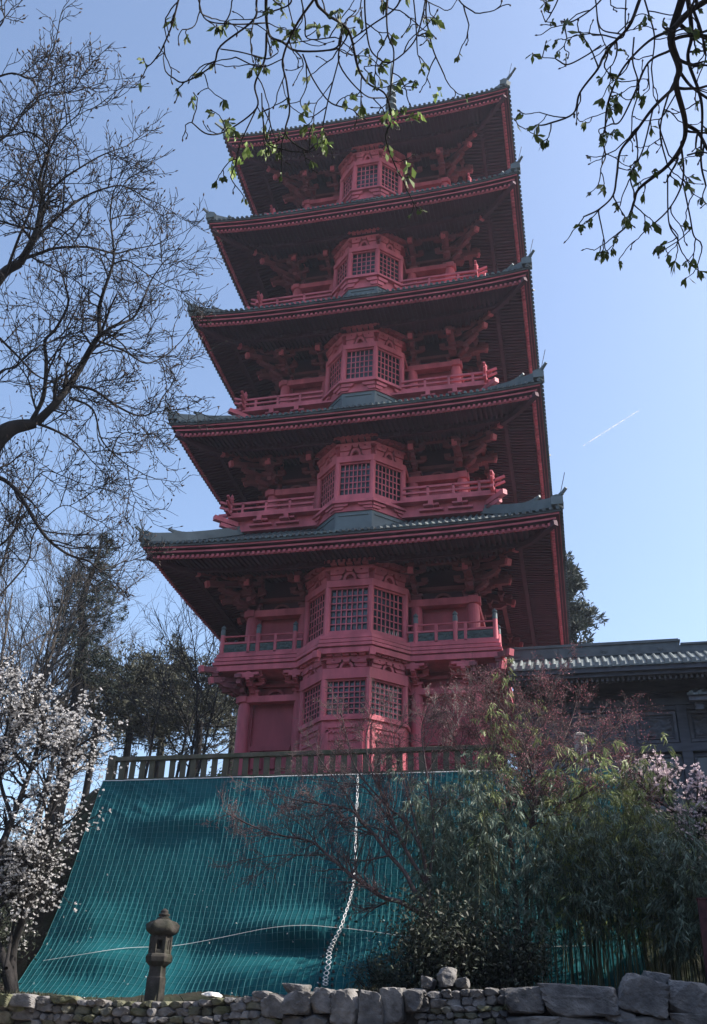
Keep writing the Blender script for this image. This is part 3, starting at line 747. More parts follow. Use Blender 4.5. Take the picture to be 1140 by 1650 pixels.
_VN = np.array(V); _dv = _VN-CAM; _dp = _dv@FW; _PX = np.stack([570+FPX*(_dv@RT)/_dp, 825-FPX*(_dv@UP)/_dp], 1); _TD = np.linalg.norm(_dv, axis=1)
def on_net(px, py, off=.05):
    # where the line of sight meets the cloth, a little in front of it
    d2 = (_PX[:, 0]-px)**2+(_PX[:, 1]-py)**2; i = np.argpartition(d2, 10)[:10]; w = np.exp(-d2[i]/10)
    i, w = (i, w) if w.sum() > 1e-9 else (i[:1], np.ones(1))
    return CAM+ray(px, py)*((_TD[i]*w).sum()/w.sum()-off)
def densify(pts, per, off):
    # the line is smoothed first and then laid on the cloth, so that it never dips under it
    return np.array([on_net(q[0], q[1], off) for q in smooth_line([(a, b, 0) for a, b in pts], per)])
_rg = np.random.default_rng(77); _i = _rg.integers(0, len(_VN), 150); _i = _i[(_VN[_i, 2] < -2.2)]
_V, _Q = leaves(_VN[_i]+np.array([0, -.035, .01]), _rg.normal(0, 1, (len(_i), 3))*np.array([1, .3, 1]), .06, .035, _rg, 0)
tag(np_mesh('fallen_petals', _V, _Q, 'petal'), 'white magnolia petals fallen on the lower part of the netting', 'petals', kind='stuff')
# white lacing down the seam
seam = densify(((577, 1250), (576, 1290), (574, 1340), (573, 1390), (570, 1425), (564, 1452), (556, 1476), (549, 1497), (538, 1518), (531, 1535), (530, 1552), (526, 1572), (525, 1588)), 14, .09)
lc = thing('lacing_rope', 'white rope laced in loops down the seam of the teal netting', 'rope', tuple(seam[-1]))
for sgn in (-1, 1):
    T = Tubes(); k = len(seam); pts = []
    for j, p in enumerate(seam):
        t = j/k; amp = .025+.035*smoothstep(.45, .75, t); ph = j*.62+1.2*math.sin(j*.11)
        pts.append(p+np.array([sgn*amp*math.sin(ph), -.03*math.cos(ph)*sgn-.02, 0]))
    T.tube(smooth_line(pts, 3), np.full((k-1)*3+1, .0125), 5); T.obj('rope_strand', 'rope', lc)
for j in range(int(len(seam)*.3), len(seam), 9):
    p = seam[j]
    for s in (-1, 1):
        ey = MB(); ey.lathe((p[0]+s*.15, p[1]+.02, p[2]), [(.025, -.035), (.035, 0), (.025, .035)], 8); ey.obj('eyelet', 'iron', lc)
def cord(pts, name, label, r=.0065):
    T = Tubes(); L_ = densify(pts, 10, .07)
    T.tube(L_, np.full(len(L_), r), 5); o = T.obj(name, 'rope'); tag(o, label, 'cord'); return o
cord(((70, 1548), (120, 1540), (200, 1528), (280, 1524), (350, 1512), (430, 1496), (490, 1491), (545, 1495)), 'tie_cord', 'thin white cord slung across the netting behind the stone lantern')
cord(((551, 1495), (600, 1501), (650, 1508), (720, 1514), (760, 1526), (830, 1528), (900, 1525), (960, 1524)), 'tie_cord', 'thin white cord across the netting right of the lacing, behind the bamboo stems')

# ------------------------------------------------------------------ fence on top of the bank
FY = -8.62
fx0 = at(183, 1240, FY)[0]; fx1 = 5.6
ftop = 1.46
fen = thing('wooden_fence', 'low weathered wooden picket fence along the top of the bank', 'fence', (0, FY, G0))
f = MB(); f.box(fx0-.1, fx1, FY-.09, FY+.09, ftop-.13, ftop); f.obj('top_rail', 'oldwood', fen, bevel=.012)
f = MB(); f.box(fx0-.1, fx1, FY-.04, FY+.06, .72, .80); f.obj('bottom_rail', 'oldwood', fen)
f = MB(); f.box(fx0-.17, fx0+.07, FY-.12, FY+.12, .45, ftop+.05); f.obj('end_post', 'oldwood', fen, bevel=.015)
pitch = .335; n = int((fx1-fx0)/pitch)
pk = None
for q in range(n):
    x = fx0+.30+q*pitch
    if pk is None:
        f = MB(); f.box(-.088, .088, -.03, .03, .60, ftop-.12); pk = f.obj('picket', 'oldwood', fen, bevel=.008); o = pk
    else:
        o = pk.copy(); COL.objects.link(o)
    o.location = (x, FY+.0, 0); o.rotation_euler = (0, R(rnd.uniform(-1.2, 1.2)), R(rnd.uniform(-4, 4)))

# ------------------------------------------------------------------ stone lantern
LY = -14.3
lb = at(249, 1605, LY); lt = at(254, 1464, LY)
hgt = lt[2]-lb[2]; base = lb.copy(); base[2] -= .12
lan = thing('stone_lantern', 'mossy carved stone lantern standing before the netting behind the low wall', 'lantern', tuple(base))
def LZ(py): return at(252, py, LY)[2]
cx, cy = base[0]-.0, LY
def lat(name, prof, n, ph=0, sm=False, cxx=cx):
    m = MB(); m.lathe((cxx, cy, 0), prof, n, ph); return m.obj(name, 'lantern', lan, smooth=sm, bevel=.012 if not sm else 0)
lat('shaft', [(.225, base[2]-.2), (.22, LZ(1575)), (.20, LZ(1574)), (.19, LZ(1556))], 4, math.pi/4)
lat('platform', [(.19, LZ(1557)), (.28, LZ(1550)), (.295, LZ(1542)), (.27, LZ(1538)), (.22, LZ(1536))], 6, .3)
fbx = MB(); z0, z1 = LZ(1537), LZ(1508)
for q in range(6):
    a0 = .3+q*math.pi/3; rr = .195
    p = (cx+rr*math.cos(a0), cy+rr*math.sin(a0)); p2 = (cx+rr*math.cos(a0+math.pi/3), cy+rr*math.sin(a0+math.pi/3))
    fbx.beam((p[0], p[1], z0), (p[0], p[1], z1), .085, .085, (1, 0, 0))
    fbx.beam((p[0], p[1], z1-.05), (p2[0], p2[1], z1-.05), .07, .10); fbx.beam((p[0], p[1], z0+.04), (p2[0], p2[1], z0+.04), .07, .08)
    if q % 2:
        m_ = ((p[0]+p2[0])/2, (p[1]+p2[1])/2)
        for t in (.3, .7): fbx.beam((p[0]+(p2[0]-p[0])*t*.9, p[1]+(p2[1]-p[1])*t*.9, z0), (p[0]+(p2[0]-p[0])*t*.9, p[1]+(p2[1]-p[1])*t*.9, z1), .06, .07, (1, 0, 0))
fbx.lathe((cx, cy, 0), [(.06, z0), (.06, z1)], 6); fbx.obj('light_chamber', 'lantern', lan, bevel=.01)
m = MB(); n = 36; vs = []; fs = []
pr = [(.18, LZ(1509), 0), (.27, LZ(1506), .01), (.325, LZ(1503), .035), (.335, LZ(1496), .05), (.27, LZ(1489), .03), (.19, LZ(1484), .01), (.13, LZ(1481), 0)]
for r_, z, up in pr:
    for q in range(n):
        a = 2*math.pi*q/n+.3; c6 = abs(math.cos(3*(a-.3))) ** 5
        rr = r_*(1+.10*c6*(up > .015)); vs.append((cx+rr*math.cos(a), cy+rr*math.sin(a), z+up*1.5*c6))
for j in range(len(pr)-1):
    for q in range(n): fs.append((j*n+q, j*n+(q+1) % n, (j+1)*n+(q+1) % n, (j+1)*n+q))
fs.append(tuple(reversed(range(n)))); fs.append(tuple(range((len(pr)-1)*n, len(pr)*n))); m.add(vs, fs); m.obj('lantern_roof', 'lantern', lan, smooth=True)
lat('finial', [(.13, LZ(1483)), (.145, LZ(1480)), (.09, LZ(1477)), (.12, LZ(1476)), (.125, LZ(1473)), (.07, LZ(1471)), (.085, LZ(1470)), (.075, LZ(1467)), (.02, LZ(1464))], 14, 0, True)

# ------------------------------------------------------------------ dry stone wall in front
WY = -16.0
sw = thing('stone_wall', 'low grey wall of rough fieldstones along the foot of the bank', 'wall', (3, WY, -7.9))
import bmesh
def stone(bmv, c, s, seed, p=3.2, sub=3, nz=.13):
    # a split fieldstone: a sphere cut back by tilted box planes and random corner cuts, then roughened
    r = random.Random(int(seed*977)); pl = []
    for ax in range(3):
        for sg in (-1, 1):
            n = Vector([r.uniform(-.16, .16) for _ in range(3)]); n[ax] = sg; n.normalize(); pl.append((n, r.uniform(.86, 1.0)))
    for _ in range(9):
        n = Vector([r.choice((-1, 1))*r.uniform(.25, 1) for _ in range(3)]).normalized(); pl.append((n, r.uniform(1.02, 1.32)))
    b = bmesh.new(); bmesh.ops.create_icosphere(b, subdivisions=sub, radius=1.0); vs = []; of = Vector((seed*7.13, seed*3.31, 0))
    for v in b.verts:
        d = v.co; k = min(h/max(d.dot(n), 1e-3) for n, h in pl if d.dot(n) > .05)
        q = d*k; w = Vector((q.x*s[0], q.y*s[1], q.z*s[2]))
        f = 1+nz*.45*noise.fractal(w*3.2+of, 1, 2, 4)+.05*noise.noise(w*14+of)
        vs.append((c[0]+w.x*f, c[1]+w.y*f, c[2]+w.z*f))
    fs = [tuple(v.index for v in f.verts) for f in b.faces]; b.free(); bmv.add(vs, fs)
def wtop(px): return at(px, np.interp(px, [0, 60, 150, 230, 330, 430, 540, 570, 700, 800, 900, 1000, 1140], [1608, 1604, 1610, 1612, 1610, 1600, 1598, 1586, 1592, 1588, 1584, 1582, 1578]), WY)
bk = MB()
for i in range(120):
    px0 = -80+i*11; p0, p1 = wtop(px0), wtop(px0+11)
    bk.box(p0[0], p1[0]+.002, WY+.06, WY+.75, -8.1, min(p0[2], p1[2])-.10)
bk.obj('rubble_core', 'mortar', sw)
big = MB(); small = MB(); mossy = MB()
seed = 0
# upper row from the photograph: (centre px, width px, height px) right part in big blocks
blocks = [(555, 44, 60, 1625), (600, 42, 62, 1630), (632, 40, 62, 1622), (668, 34, 38, 1613), (845, 62, 46, 1612), (935, 110, 52, 1612), (1112, 70, 50, 1608), (1180, 70, 50, 1605),
          (1000, 46, 22, 1640), (860, 80, 26, 1650), (950, 110, 30, 1655), (1050, 100, 26, 1652), (1130, 80, 28, 1648), (520, 40, 40, 1612), (480, 46, 36, 1618), (440, 40, 34, 1620)]
for px, w, h, py in blocks:
    c = at(px, py, WY-.05); a = at(px-w/2, py, WY)[0]; b_ = at(px+w/2, py, WY)[0]; t = at(px, py-h/2, WY)[2]; u = at(px, py+h/2, WY)[2]
    seed += 1; stone(big, (c[0], WY+.12, c[2]), ((b_-a)*.545, .34, (t-u)*.54), seed, 4.5, 4, .12)
rg = random.Random(3)
def rubble(x0, x1, z1f, z0, hs, mbs, yo=0):
    z = 0; row = 0
    while True:
        h = rg.uniform(*hs); x = x0-rg.random()*.2; done = True
        while x < x1:
            w = h*rg.uniform(1.1, 2.4); zt = z1f(x+w/2)-z-h/2
            if zt > z0:
                done = False; global seed
                seed += 1; stone(rg.choice(mbs), (x+w/2, WY+.13+rg.uniform(-.05, .05)+yo, zt+rg.uniform(-.02, .02)), (w*.545, .22, h*.56), seed, 3.2, 3, .2)
            x += w*1.0
        z += h*.98
        if done: break
ztop = lambda x: np.interp(x, _X, _Z)-.02
_P = [wtop(px) for px in range(-200, 1300, 20)]; _X = [p[0] for p in _P]; _Z = [p[2] for p in _P]
xa, xb, xc = at(-60, 1620, WY)[0], at(440, 1620, WY)[0], at(535, 1620, WY)[0]
rubble(xa, at(60, 1620, WY)[0], ztop, -7.9, (.2, .32), [mossy, small])
rubble(at(60, 1620, WY)[0], xb, ztop, -7.9, (.10, .2), [small, small, small, mossy])
rubble(xb-.1, xc, lambda x: ztop(x)-.36, -7.9, (.2, .3), [small])
rubble(at(683, 1620, WY)[0], at(815, 1620, WY)[0], lambda x: ztop(x)-.02, -7.9, (.09, .16), [small, small, small, mossy])
rubble(xc-.1, at(683, 1620, WY)[0], lambda x: ztop(x)-.82, -7.9, (.2, .35), [small])
rubble(at(815, 1620, WY)[0], at(1230, 1620, WY)[0], lambda x: ztop(x)-.98, -7.9, (.25, .4), [small])
big.obj('large_block', 'stone', sw); small.obj('rubble_course', 'stone', sw); mossy.obj('mossy_course', 'moss', sw)
def boulder(px, py, w, h, label, m='stone', tilt=0, Y=WY+.2, p=2.6, nz=.2):
    c = at(px, py, Y); a = at(px-w/2, py, Y)[0]; b_ = at(px+w/2, py, Y)[0]; t = at(px, py-h/2, Y)[2]; u = at(px, py+h/2, Y)[2]
    global seed; seed += 1
    m_ = MB(); stone(m_, (0, 0, 0), ((b_-a)/2, .3, (t-u)/2), seed*1.7, p, 4, nz); o = m_.obj('boulder', m)
    o.location = tuple(c); o.rotation_euler = (0, R(tilt), 0); tag(o, label, 'boulder'); return o
boulder(1036, 1604, 74, 62, 'large split grey boulder tilted on the right end of the wall top', tilt=17, Y=WY+.02, p=4.5, nz=.16)
boulder(1060, 1580, 48, 26, 'flat slab leaning behind the large split boulder', tilt=8, Y=WY+.45, p=4)
boulder(722, 1577, 28, 34, 'pointed upright stone on the wall under the dark bush', Y=WY+.35)
boulder(692, 1586, 18, 20, 'small round stone left of the pointed upright stone', Y=WY+.3)
boulder(746, 1586, 22, 18, 'small dark stone right of the pointed upright stone', Y=WY+.35)
boulder(40, 1613, 52, 22, 'broad lichened boulder at the left end of the wall top', m='stone', Y=WY+.05)
boulder(8, 1612, 34, 20, 'mossy stone in the far left corner of the wall', m='moss', Y=WY-.02)
boulder(110, 1611, 40, 14, 'mossy flat stone on the wall top below the net corner', m='moss', Y=WY+.1)
boulder(480, 1594, 32, 18, 'rough pale stone lying on the wall left of the white lacing', Y=WY+.2)
boulder(425, 1604, 30, 14, 'low rough stone on the wall between the litter and the lacing', Y=WY+.2)
o = boulder(342, 1603, 20, 8, 'scrap of white litter lying on the stone wall', m='paper', Y=WY+.15); o.name = 'litter'; o['category'] = 'litter'

# ------------------------------------------------------------------ dark hall to the right
HX0, HX1 = 5.35, 17.0
hall = thing('timber_hall', 'dark timber hall with grey tiled roof beside the red pagoda', 'hall', (10, -1, G0))
w = MB(); w.box(HX0, HX1, -2.35, 3, -1.2, 5.6); wall_h = w.obj('wall', 'darkwood', hall)
rf = MB()
ey, ez, ry, rzz = -4.25, 5.28, -2.72, 6.17
rf.hexa([(HX0, ey, ez), (HX1, ey, ez), (HX1, ry, rzz), (HX0, ry, rzz), (HX0, ey, ez+.07), (HX1, ey, ez+.07), (HX1, ry, rzz+.07), (HX0, ry, rzz+.07)])
rf.hexa([(HX0, -.2, ez), (HX1, -.2, ez), (HX1, ry+.01, rzz), (HX0, ry+.01, rzz), (HX0, -.2, ez+.07), (HX1, -.2, ez+.07), (HX1, ry+.01, rzz+.07), (HX0, ry+.01, rzz+.07)])
q = HX0+.1
while q < HX1:
    rf.cyl((q, ey-.06, ez+.08), (q, ry, rzz+.08), .06, 8); rf.box(q-.075, q+.075, ey-.09, ey-.02, ez-.02, ez+.16); q += .285
roof_h = rf.obj('tiled_roof', 'halltile', hall)
e = MB(); e.box(HX0, HX1, ey+.03, ey+.15, ez-.16, ez-.01); e.box(HX0, HX1, ey+.16, ey+.30, ez-.28, ez-.165); e.obj('eaves_board', 'darkwood', roof_h)
e = MB(); q = HX0
while q < HX1:
    e.box(q, q+.075, ey+.32, ey+.42, ez-.40, ez-.285)
    e.hexa([(q, ey+.42, ez-.40), (q+.075, ey+.42, ez-.40), (q+.075, -2.35, ez+.1), (q, -2.35, ez+.1), (q, ey+.42, ez-.3), (q+.075, ey+.42, ez-.3), (q+.075, -2.35, ez+.2), (q, -2.35, ez+.2)]); q += .17
e.hexa([(HX0, ey+.3, ez-.29), (HX1, ey+.3, ez-.29), (HX1, -2.35, ez+.21), (HX0, -2.35, ez+.21), (HX0, ey+.3, ez-.25), (HX1, ey+.3, ez-.25), (HX1, -2.35, ez+.25), (HX0, -2.35, ez+.25)])
e.obj('rafters', 'darkwood2', roof_h)
xr = at(1093, 1040, ry)[0]
r_ = MB(); r_.box(HX0, xr, ry-.22, ry+.22, rzz-.05, rzz+.40); r_.box(HX0, xr+.06, ry-.28, ry+.28, rzz+.40, rzz+.46); r_.box(HX0, xr+.02, ry-.17, ry+.17, rzz+.46, rzz+.54); r_.box(HX0, xr, ry-.26, ry+.26, rzz+.0, rzz+.06)
rd = r_.obj('ridge', 'hallridge', roof_h)
r_ = MB(); r_.box(xr, HX1, ry-.20, ry+.24, rzz-.05, rzz+.27); r_.box(xr+.06, HX1, ry-.26, ry+.27, rzz+.27, rzz+.34); r_.obj('lower_ridge', 'hallridge', roof_h)
for px in (835, 870, 928, 974, 1019, 1065):
    md = MB(); p = at(px, 1052, ry-.22); md.cyl((p[0], ry-.20, rzz+.22), (p[0], ry-.245, rzz+.22), .12, 16); md.cyl((p[0], ry-.24, rzz+.22), (p[0], ry-.265, rzz+.22), .07, 12)
    md.obj('ridge_medallion', 'hallridge', roof_h)
FYh = -2.35
def HX(px): return at(px, 1170, -2.6)[0]
zb = lambda py: at(1000, py, -2.6)[2]
zz0 = 4.42
fr = MB()
fr.box(HX0, HX1, FYh-.26, FYh, zz0-.02, zz0+.24); fr.box(HX0, HX1, FYh-.20, FYh, zz0-.16, zz0-.03)
zlo = at(1050, 1205, -2.6)[2]
fr.box(HX0, HX1, FYh-.24, FYh, zlo-.14, zlo+.14)
fr.box(HX0, HX1, FYh-.12, FYh, zz0+.5, zz0+.6)
fr.obj('tie_beam', 'darkwood', hall)
pxs = (845, 930, 1015, 1102, 1190)
for px in pxs:
    c = MB(); x = HX(px); c.box(x-.17, x+.17, FYh-.22, FYh, -1.2, zz0+.25); c.obj('post', 'darkwood', hall, bevel=.01)
pz0, pz1 = zlo+.2, zz0-.2
rg2 = np.random.default_rng(5)
for a, b_ in zip(pxs[:-1], pxs[1:]):
    x0, x1 = HX(a)+.2, HX(b_)-.2
    f = MB()
    for u0, u1, v0, v1, pr in ((x0, x1, pz1-.1, pz1, .12), (x0, x1, pz0, pz0+.1, .12), (x0, x0+.1, pz0+.11, pz1-.11, .12), (x1-.1, x1, pz0+.11, pz1-.11, .12),
                           (x0+.16, x1-.16, pz1-.2, pz1-.15, .07), (x0+.16, x1-.16, pz0+.15, pz0+.2, .07)): f.box(u0, u1, FYh-pr, FYh, v0, v1)
    pf = f.obj('panel_frame', 'darkwood2', hall)
    nxp, nzp = 46, 24; V = []; Q = []
    for j in range(nzp+1):
        for i in range(nxp+1):
            x = x0+.18+(x1-x0-.36)*i/nxp; z = pz0+.22+(pz1-pz0-.44)*j/nzp
            h_ = abs(noise.fractal(Vector((x*2.2, z*4.5, a*.1)), 1, 2, 4))
            V.append((x, FYh-.015-.16*max(0, h_-.08)**.8, z))
    for j in range(nzp):
        for i in range(nxp): Q.append((j*(nxp+1)+i, j*(nxp+1)+i+1, (j+1)*(nxp+1)+i+1, (j+1)*(nxp+1)+i))
    np_mesh('carved_relief', V, Q, 'darkwood2', pf, True)
    # glazed bay below
    wv = MB(); wz1 = zlo-.2; wz0 = .4
    for u0, u1, v0, v1 in ((x0, x1, wz1-.1, wz1), (x0, x1, wz0, wz0+.12), (x0, x0+.1, wz0, wz1), (x1-.1, x1, wz0, wz1)): wv.box(u0, u1, FYh-.1+(.004 if u1-u0 < .2 else 0), FYh, v0, v1)
    wo = wv.obj('window', 'darkwood', hall)
    gl = MB(); gl.box(x0+.1, x1-.1, FYh-.03, FYh-.01, wz0+.12, wz1-.1); gl.obj('pane', 'glass', wo)
# small porch roof at the right end
pr_ = MB(); px0 = at(1108, 1126, -3.6)[0]
for j in range(6):
    x0 = px0+.02+j*.28; pr_.cyl((x0+.1, -3.75, 4.42+.0), (x0+.5, -2.4, 4.95), .07, 8)
pr_.hexa([(px0, -3.7, 4.36), (px0+4, -3.7, 4.36), (px0+4, -2.4, 4.9), (px0+.5, -2.4, 4.9), (px0, -3.7, 4.43), (px0+4, -3.7, 4.43), (px0+4, -2.4, 4.97), (px0+.5, -2.4, 4.97)])
po = pr_.obj('porch_roof', 'halltile', hall)
e = MB(); e.box(px0+.05, px0+4, -3.62, -3.5, 4.2, 4.35); e.box(px0+.25, px0+.5, -3.45, -3.2, 3.95, 4.2); e.obj('porch_beam', 'darkwood2', po)

# ------------------------------------------------------------------ granite pillar and steel post
p0 = at(937, 1216, -7.9); p1 = at(937, 1181, -7.9)
g = MB(); hw = .17
g.prism([(p0[0]-hw, -8.07), (p0[0]+hw, -8.07), (p0[0]+hw, -7.73), (p0[0]-hw, -7.73)], -1.1, p1[2]-.12)
g.lathe((p0[0], -7.9, 0), [(.25, p1[2]-.12), (.2, p1[2]-.03), (.08, p1[2]+.01)], 4, math.pi/4)
tag(g.obj('stone_pillar', 'pillar', bevel=.03), 'pale granite pillar half hidden behind the red maple in front of the hall', 'pillar')
PYY = -14.6
a_, b_ = at(1129, 1450, PYY), at(1141, 1580, PYY)
g = MB(); g.beam((b_[0], PYY, -7.0), (a_[0]+.02, PYY, a_[2]), .16, .16, (0, 1, 0)); g.beam((a_[0]+.02, PYY, a_[2]), (a_[0]+.02, PYY, a_[2]+.03), .19, .19, (0, 1, 0))
tag(g.obj('steel_post', 'rust'), 'rusty dark red square steel post at the right edge behind the wall', 'post')
# ------------------------------------------------------------------ vegetation
def buds(tips, name, m, parent, L, r, n=4):
    T = Tubes()
    for p, d in tips: T.tube([p, p+d*L*.45, p+d*L], [r*.5, r, r*.15], n)
    o = T.obj(name, m, parent); o['kind'] = 'stuff'; return o
def trace(pts, D, rg=None, wob=.35):
    out = []; off = 0
    for i, (x, y) in enumerate(pts):
        if rg is not None and i: off += rg.normal(0, wob)
        out.append(at_d(x, y, D+off))
    return out

# --- the big bare tree on the left
rg = np.random.default_rng(11)
D0 = 22.0
_b = at_d(-150, 1560, D0-1); bt = thing('bare_tree', 'large bare tree with dark spreading limbs at the left edge against the sky', 'tree', (_b[0], _b[1], -6.0))
T = Tubes(); B = Tubes(); tips = []
sp = [dict(seg=7, wob=.13, kids=6, ratio=.58, ang=.75, n=4, rr=.6, rmin=.014, bias=(0, 0, .02), tip=.45, t0=.12),
      dict(seg=5, wob=.22, kids=4, ratio=.6, ang=.75, n=3, rr=.6, rmin=.0095, bias=(0, 0, .05), tip=.6, t0=.15),
      dict(seg=4, wob=.2, kids=0, ratio=.6, ang=.7, n=3, rr=.7, rmin=.0075, bias=(0, 0, .10), tip=.6)]
trunk = [np.array([_b[0]-.3, _b[1], -6.2]), at_d(-130, 1350, D0), at_d(-90, 1100, D0), at_d(-60, 880, D0), at_d(-22, 740, D0), at_d(12, 694, D0), at_d(58, 682, D0)]
tl = smooth_line(trunk, 6); T.tube(tl, np.interp(np.linspace(0, 1, len(tl)), [0, .8, 1], [.40, .20, .105]), 10)
t2 = [at_d(-60, 880, D0), at_d(-70, 700, D0+.4), at_d(-50, 540, D0+.6), at_d(0, 448, D0+.5), at_d(33, 424, D0+.4)]
tl = smooth_line(t2, 6); T.tube(tl, np.linspace(.17, .09, len(tl)), 8)
limbs = [([(58, 682), (85, 655), (110, 625), (132, 588), (150, 556), (161, 540)], .17, .10),
 ([(161, 540), (160, 500), (167, 471), (182, 426), (183, 395), (178, 350), (182, 312)], .09, .022),
 ([(161, 540), (185, 525), (215, 512), (232, 480), (244, 452), (262, 425)], .075, .02),
 ([(50, 680), (70, 640), (75, 585), (73, 550), (90, 530), (110, 490), (104, 455), (92, 420)], .10, .025),
 ([(60, 682), (92, 695), (120, 712), (142, 735)], .06, .02),
 ([(112, 622), (150, 628), (190, 655), (225, 670), (250, 662), (262, 640)], .065, .018),
 ([(160, 550), (200, 565), (235, 585), (268, 572), (292, 550)], .05, .016),
 ([(112, 640), (150, 660), (165, 710), (200, 745), (225, 760)], .05, .016),
 ([(-40, 770), (0, 770), (30, 795), (60, 845), (81, 872), (112, 894), (143, 904), (163, 918), (200, 905)], .10, .02),
 ([(0, 545), (30, 575), (60, 605), (95, 618), (125, 625)], .05, .02),
 ([(-30, 640), (0, 600), (25, 590), (60, 560), (100, 540), (120, 505)], .05, .02),
 ([(33, 424), (57, 379), (66, 340), (69, 318)], .14, .09),
 ([(40, 416), (65, 408), (90, 400), (140, 398), (185, 408), (212, 402), (250, 395)], .075, .018),
 ([(57, 385), (80, 362), (110, 335), (135, 318), (165, 305), (200, 300), (240, 322)], .075, .018),
 ([(69, 320), (64, 290), (76, 250), (78, 236), (48, 213), (20, 218), (-20, 225)], .07, .02),
 ([(69, 320), (100, 290), (130, 270), (165, 250), (205, 235)], .055, .016),
 ([(10, 440), (28, 390), (55, 318), (40, 300), (0, 286)], .06, .02),
 ([(-20, 240), (20, 210), (45, 170), (75, 150), (110, 150)], .05, .015),
 ([(-20, 130), (20, 118), (50, 127), (72, 108), (80, 92)], .045, .012),
 ([(-20, 60), (5, 35), (8, 5)], .04, .012),
 ([(76, 250), (95, 215), (120, 190), (140, 178)], .035, .012),
 ([(-30, 330), (10, 320), (40, 335), (70, 330)], .05, .02),
 ([(182, 426), (205, 420), (235, 440), (270, 462)], .04, .014),
 ([(-30, 900), (20, 860), (40, 800), (70, 760), (110, 770)], .05, .015),
 ([(0, 960), (45, 905), (55, 860), (100, 815), (140, 830)], .04, .014),
 ([(175, 745), (195, 700), (235, 700), (262, 690)], .03, .012)]
for P, r0, r1 in limbs:
    limb(T, rg, trace(P, D0, rg, .28), r0*.60, r1*.62, 0, sp, tips, .37, 1.3, n=6)
T.obj('trunk_and_limbs', 'bark', bt)
buds([t for t in tips if rg.random() < .4], 'buds', 'bud', bt, .075, .019)

# --- overhanging chestnut: trunk behind the camera, limbs hanging into the top of the picture
rg = np.random.default_rng(21)
oc = thing('overhanging_tree', 'tree overhanging the top of the view with drooping twigs and tufts of young leaves', 'tree', (10.4, -37.5, -7.9))
T = Tubes(); tips = []
DA = 6.6
def tr2(P, D=DA, w=.10): return trace(P, D, rg, w)
spo = [dict(seg=6, wob=.20, kids=1, ratio=.5, ang=.7, n=4, rr=.65, rmin=.0046, bias=(0, 0, -.06), acc=-.35, tip=.7, t0=.4),
       dict(seg=5, wob=.25, kids=0, ratio=.5, ang=.7, n=4, rr=.8, rmin=.0038, bias=(0, 0, -.06), acc=-.5, tip=.8)]
topA = at_d(520, -230, 7.0); topB = at_d(1130, -240, 7.0)
trunkp = [np.array([10.4, -37.5, -8.0]), np.array([10.3, -37.2, -4.5]), np.array([10.0, -36.6, -1.0]), np.array([9.4, -35.6, 1.2])]
tl = smooth_line(trunkp, 6); T.tube(tl, np.linspace(.34, .22, len(tl)), 12)
for tp in (topA, topB):
    l_ = smooth_line([trunkp[-1], (np.asarray(trunkp[-1])*.5+tp*.5)+np.array([0, 0, .7]), tp], 8); T.tube(l_, np.linspace(.17, .05, len(l_)), 8)
A = [([(445, -70), (430, -15), (433, 53), (456, 68), (480, 82), (538, 79), (551, 58)], .017, .007),
 ([(520, -80), (509, -5), (525, 21), (556, 42), (567, 63), (577, 108), (593, 134), (622, 153), (630, 195), (622, 221), (635, 262), (651, 292)], .016, .005),
 ([(509, -5), (477, 42), (456, 95), (462, 132), (467, 179), (461, 216), (493, 242), (509, 232)], .011, .005),
 ([(425, -60), (414, 0), (409, 32), (356, 74), (343, 105), (298, 132), (277, 124)], .011, .005),
 ([(305, -60), (288, 0), (277, 42), (259, 84)], .009, .004),
 ([(430, 53), (427, 95), (411, 137), (414, 174), (367, 210), (335, 216), (309, 197)], .011, .005),
 ([(414, 174), (388, 231), (380, 265)], .006, .0045), ([(422, 150), (424, 190), (432, 231), (470, 244)], .006, .004),
 ([(640, -60), (625, 0), (625, 53), (635, 84), (630, 142)], .009, .005),
 ([(700, -60), (688, 0), (688, 32), (698, 79), (714, 116)], .008, .004),
 ([(722, -50), (740, 0), (766, 21)], .007, .004),
 ([(595, -60), (588, 0), (593, 63), (604, 89), (630, 100), (667, 68), (683, 21)], .008, .005),
 ([(488, 87), (504, 126), (530, 163), (556, 174)], .008, .004), ([(356, 79), (388, 84), (430, 95)], .006, .005),
 ([(320, 0), (333, 32), (377, 39), (427, 37)], .006, .006), ([(551, 58), (548, 105), (588, 153), (620, 158)], .008, .005),
 ([(548, 90), (530, 158), (522, 195)], .006, .004), ([(440, -40), (470, 2), (430, 22)], .01, .006),
 ([(480, -30), (492, 30), (496, 62), (540, 60)], .007, .005), ([(456, 95), (420, 108), (380, 92)], .005, .004),
 ([(330, -40), (322, 15), (342, 30)], .006, .004), ([(567, 63), (600, 40), (640, 10), (650, -30)], .007, .007),
 ([(660, -50), (668, 10), (672, 60)], .006, .004), ([(510, 40), (450, 170), (440, 300)], .0, .0)][:-1]
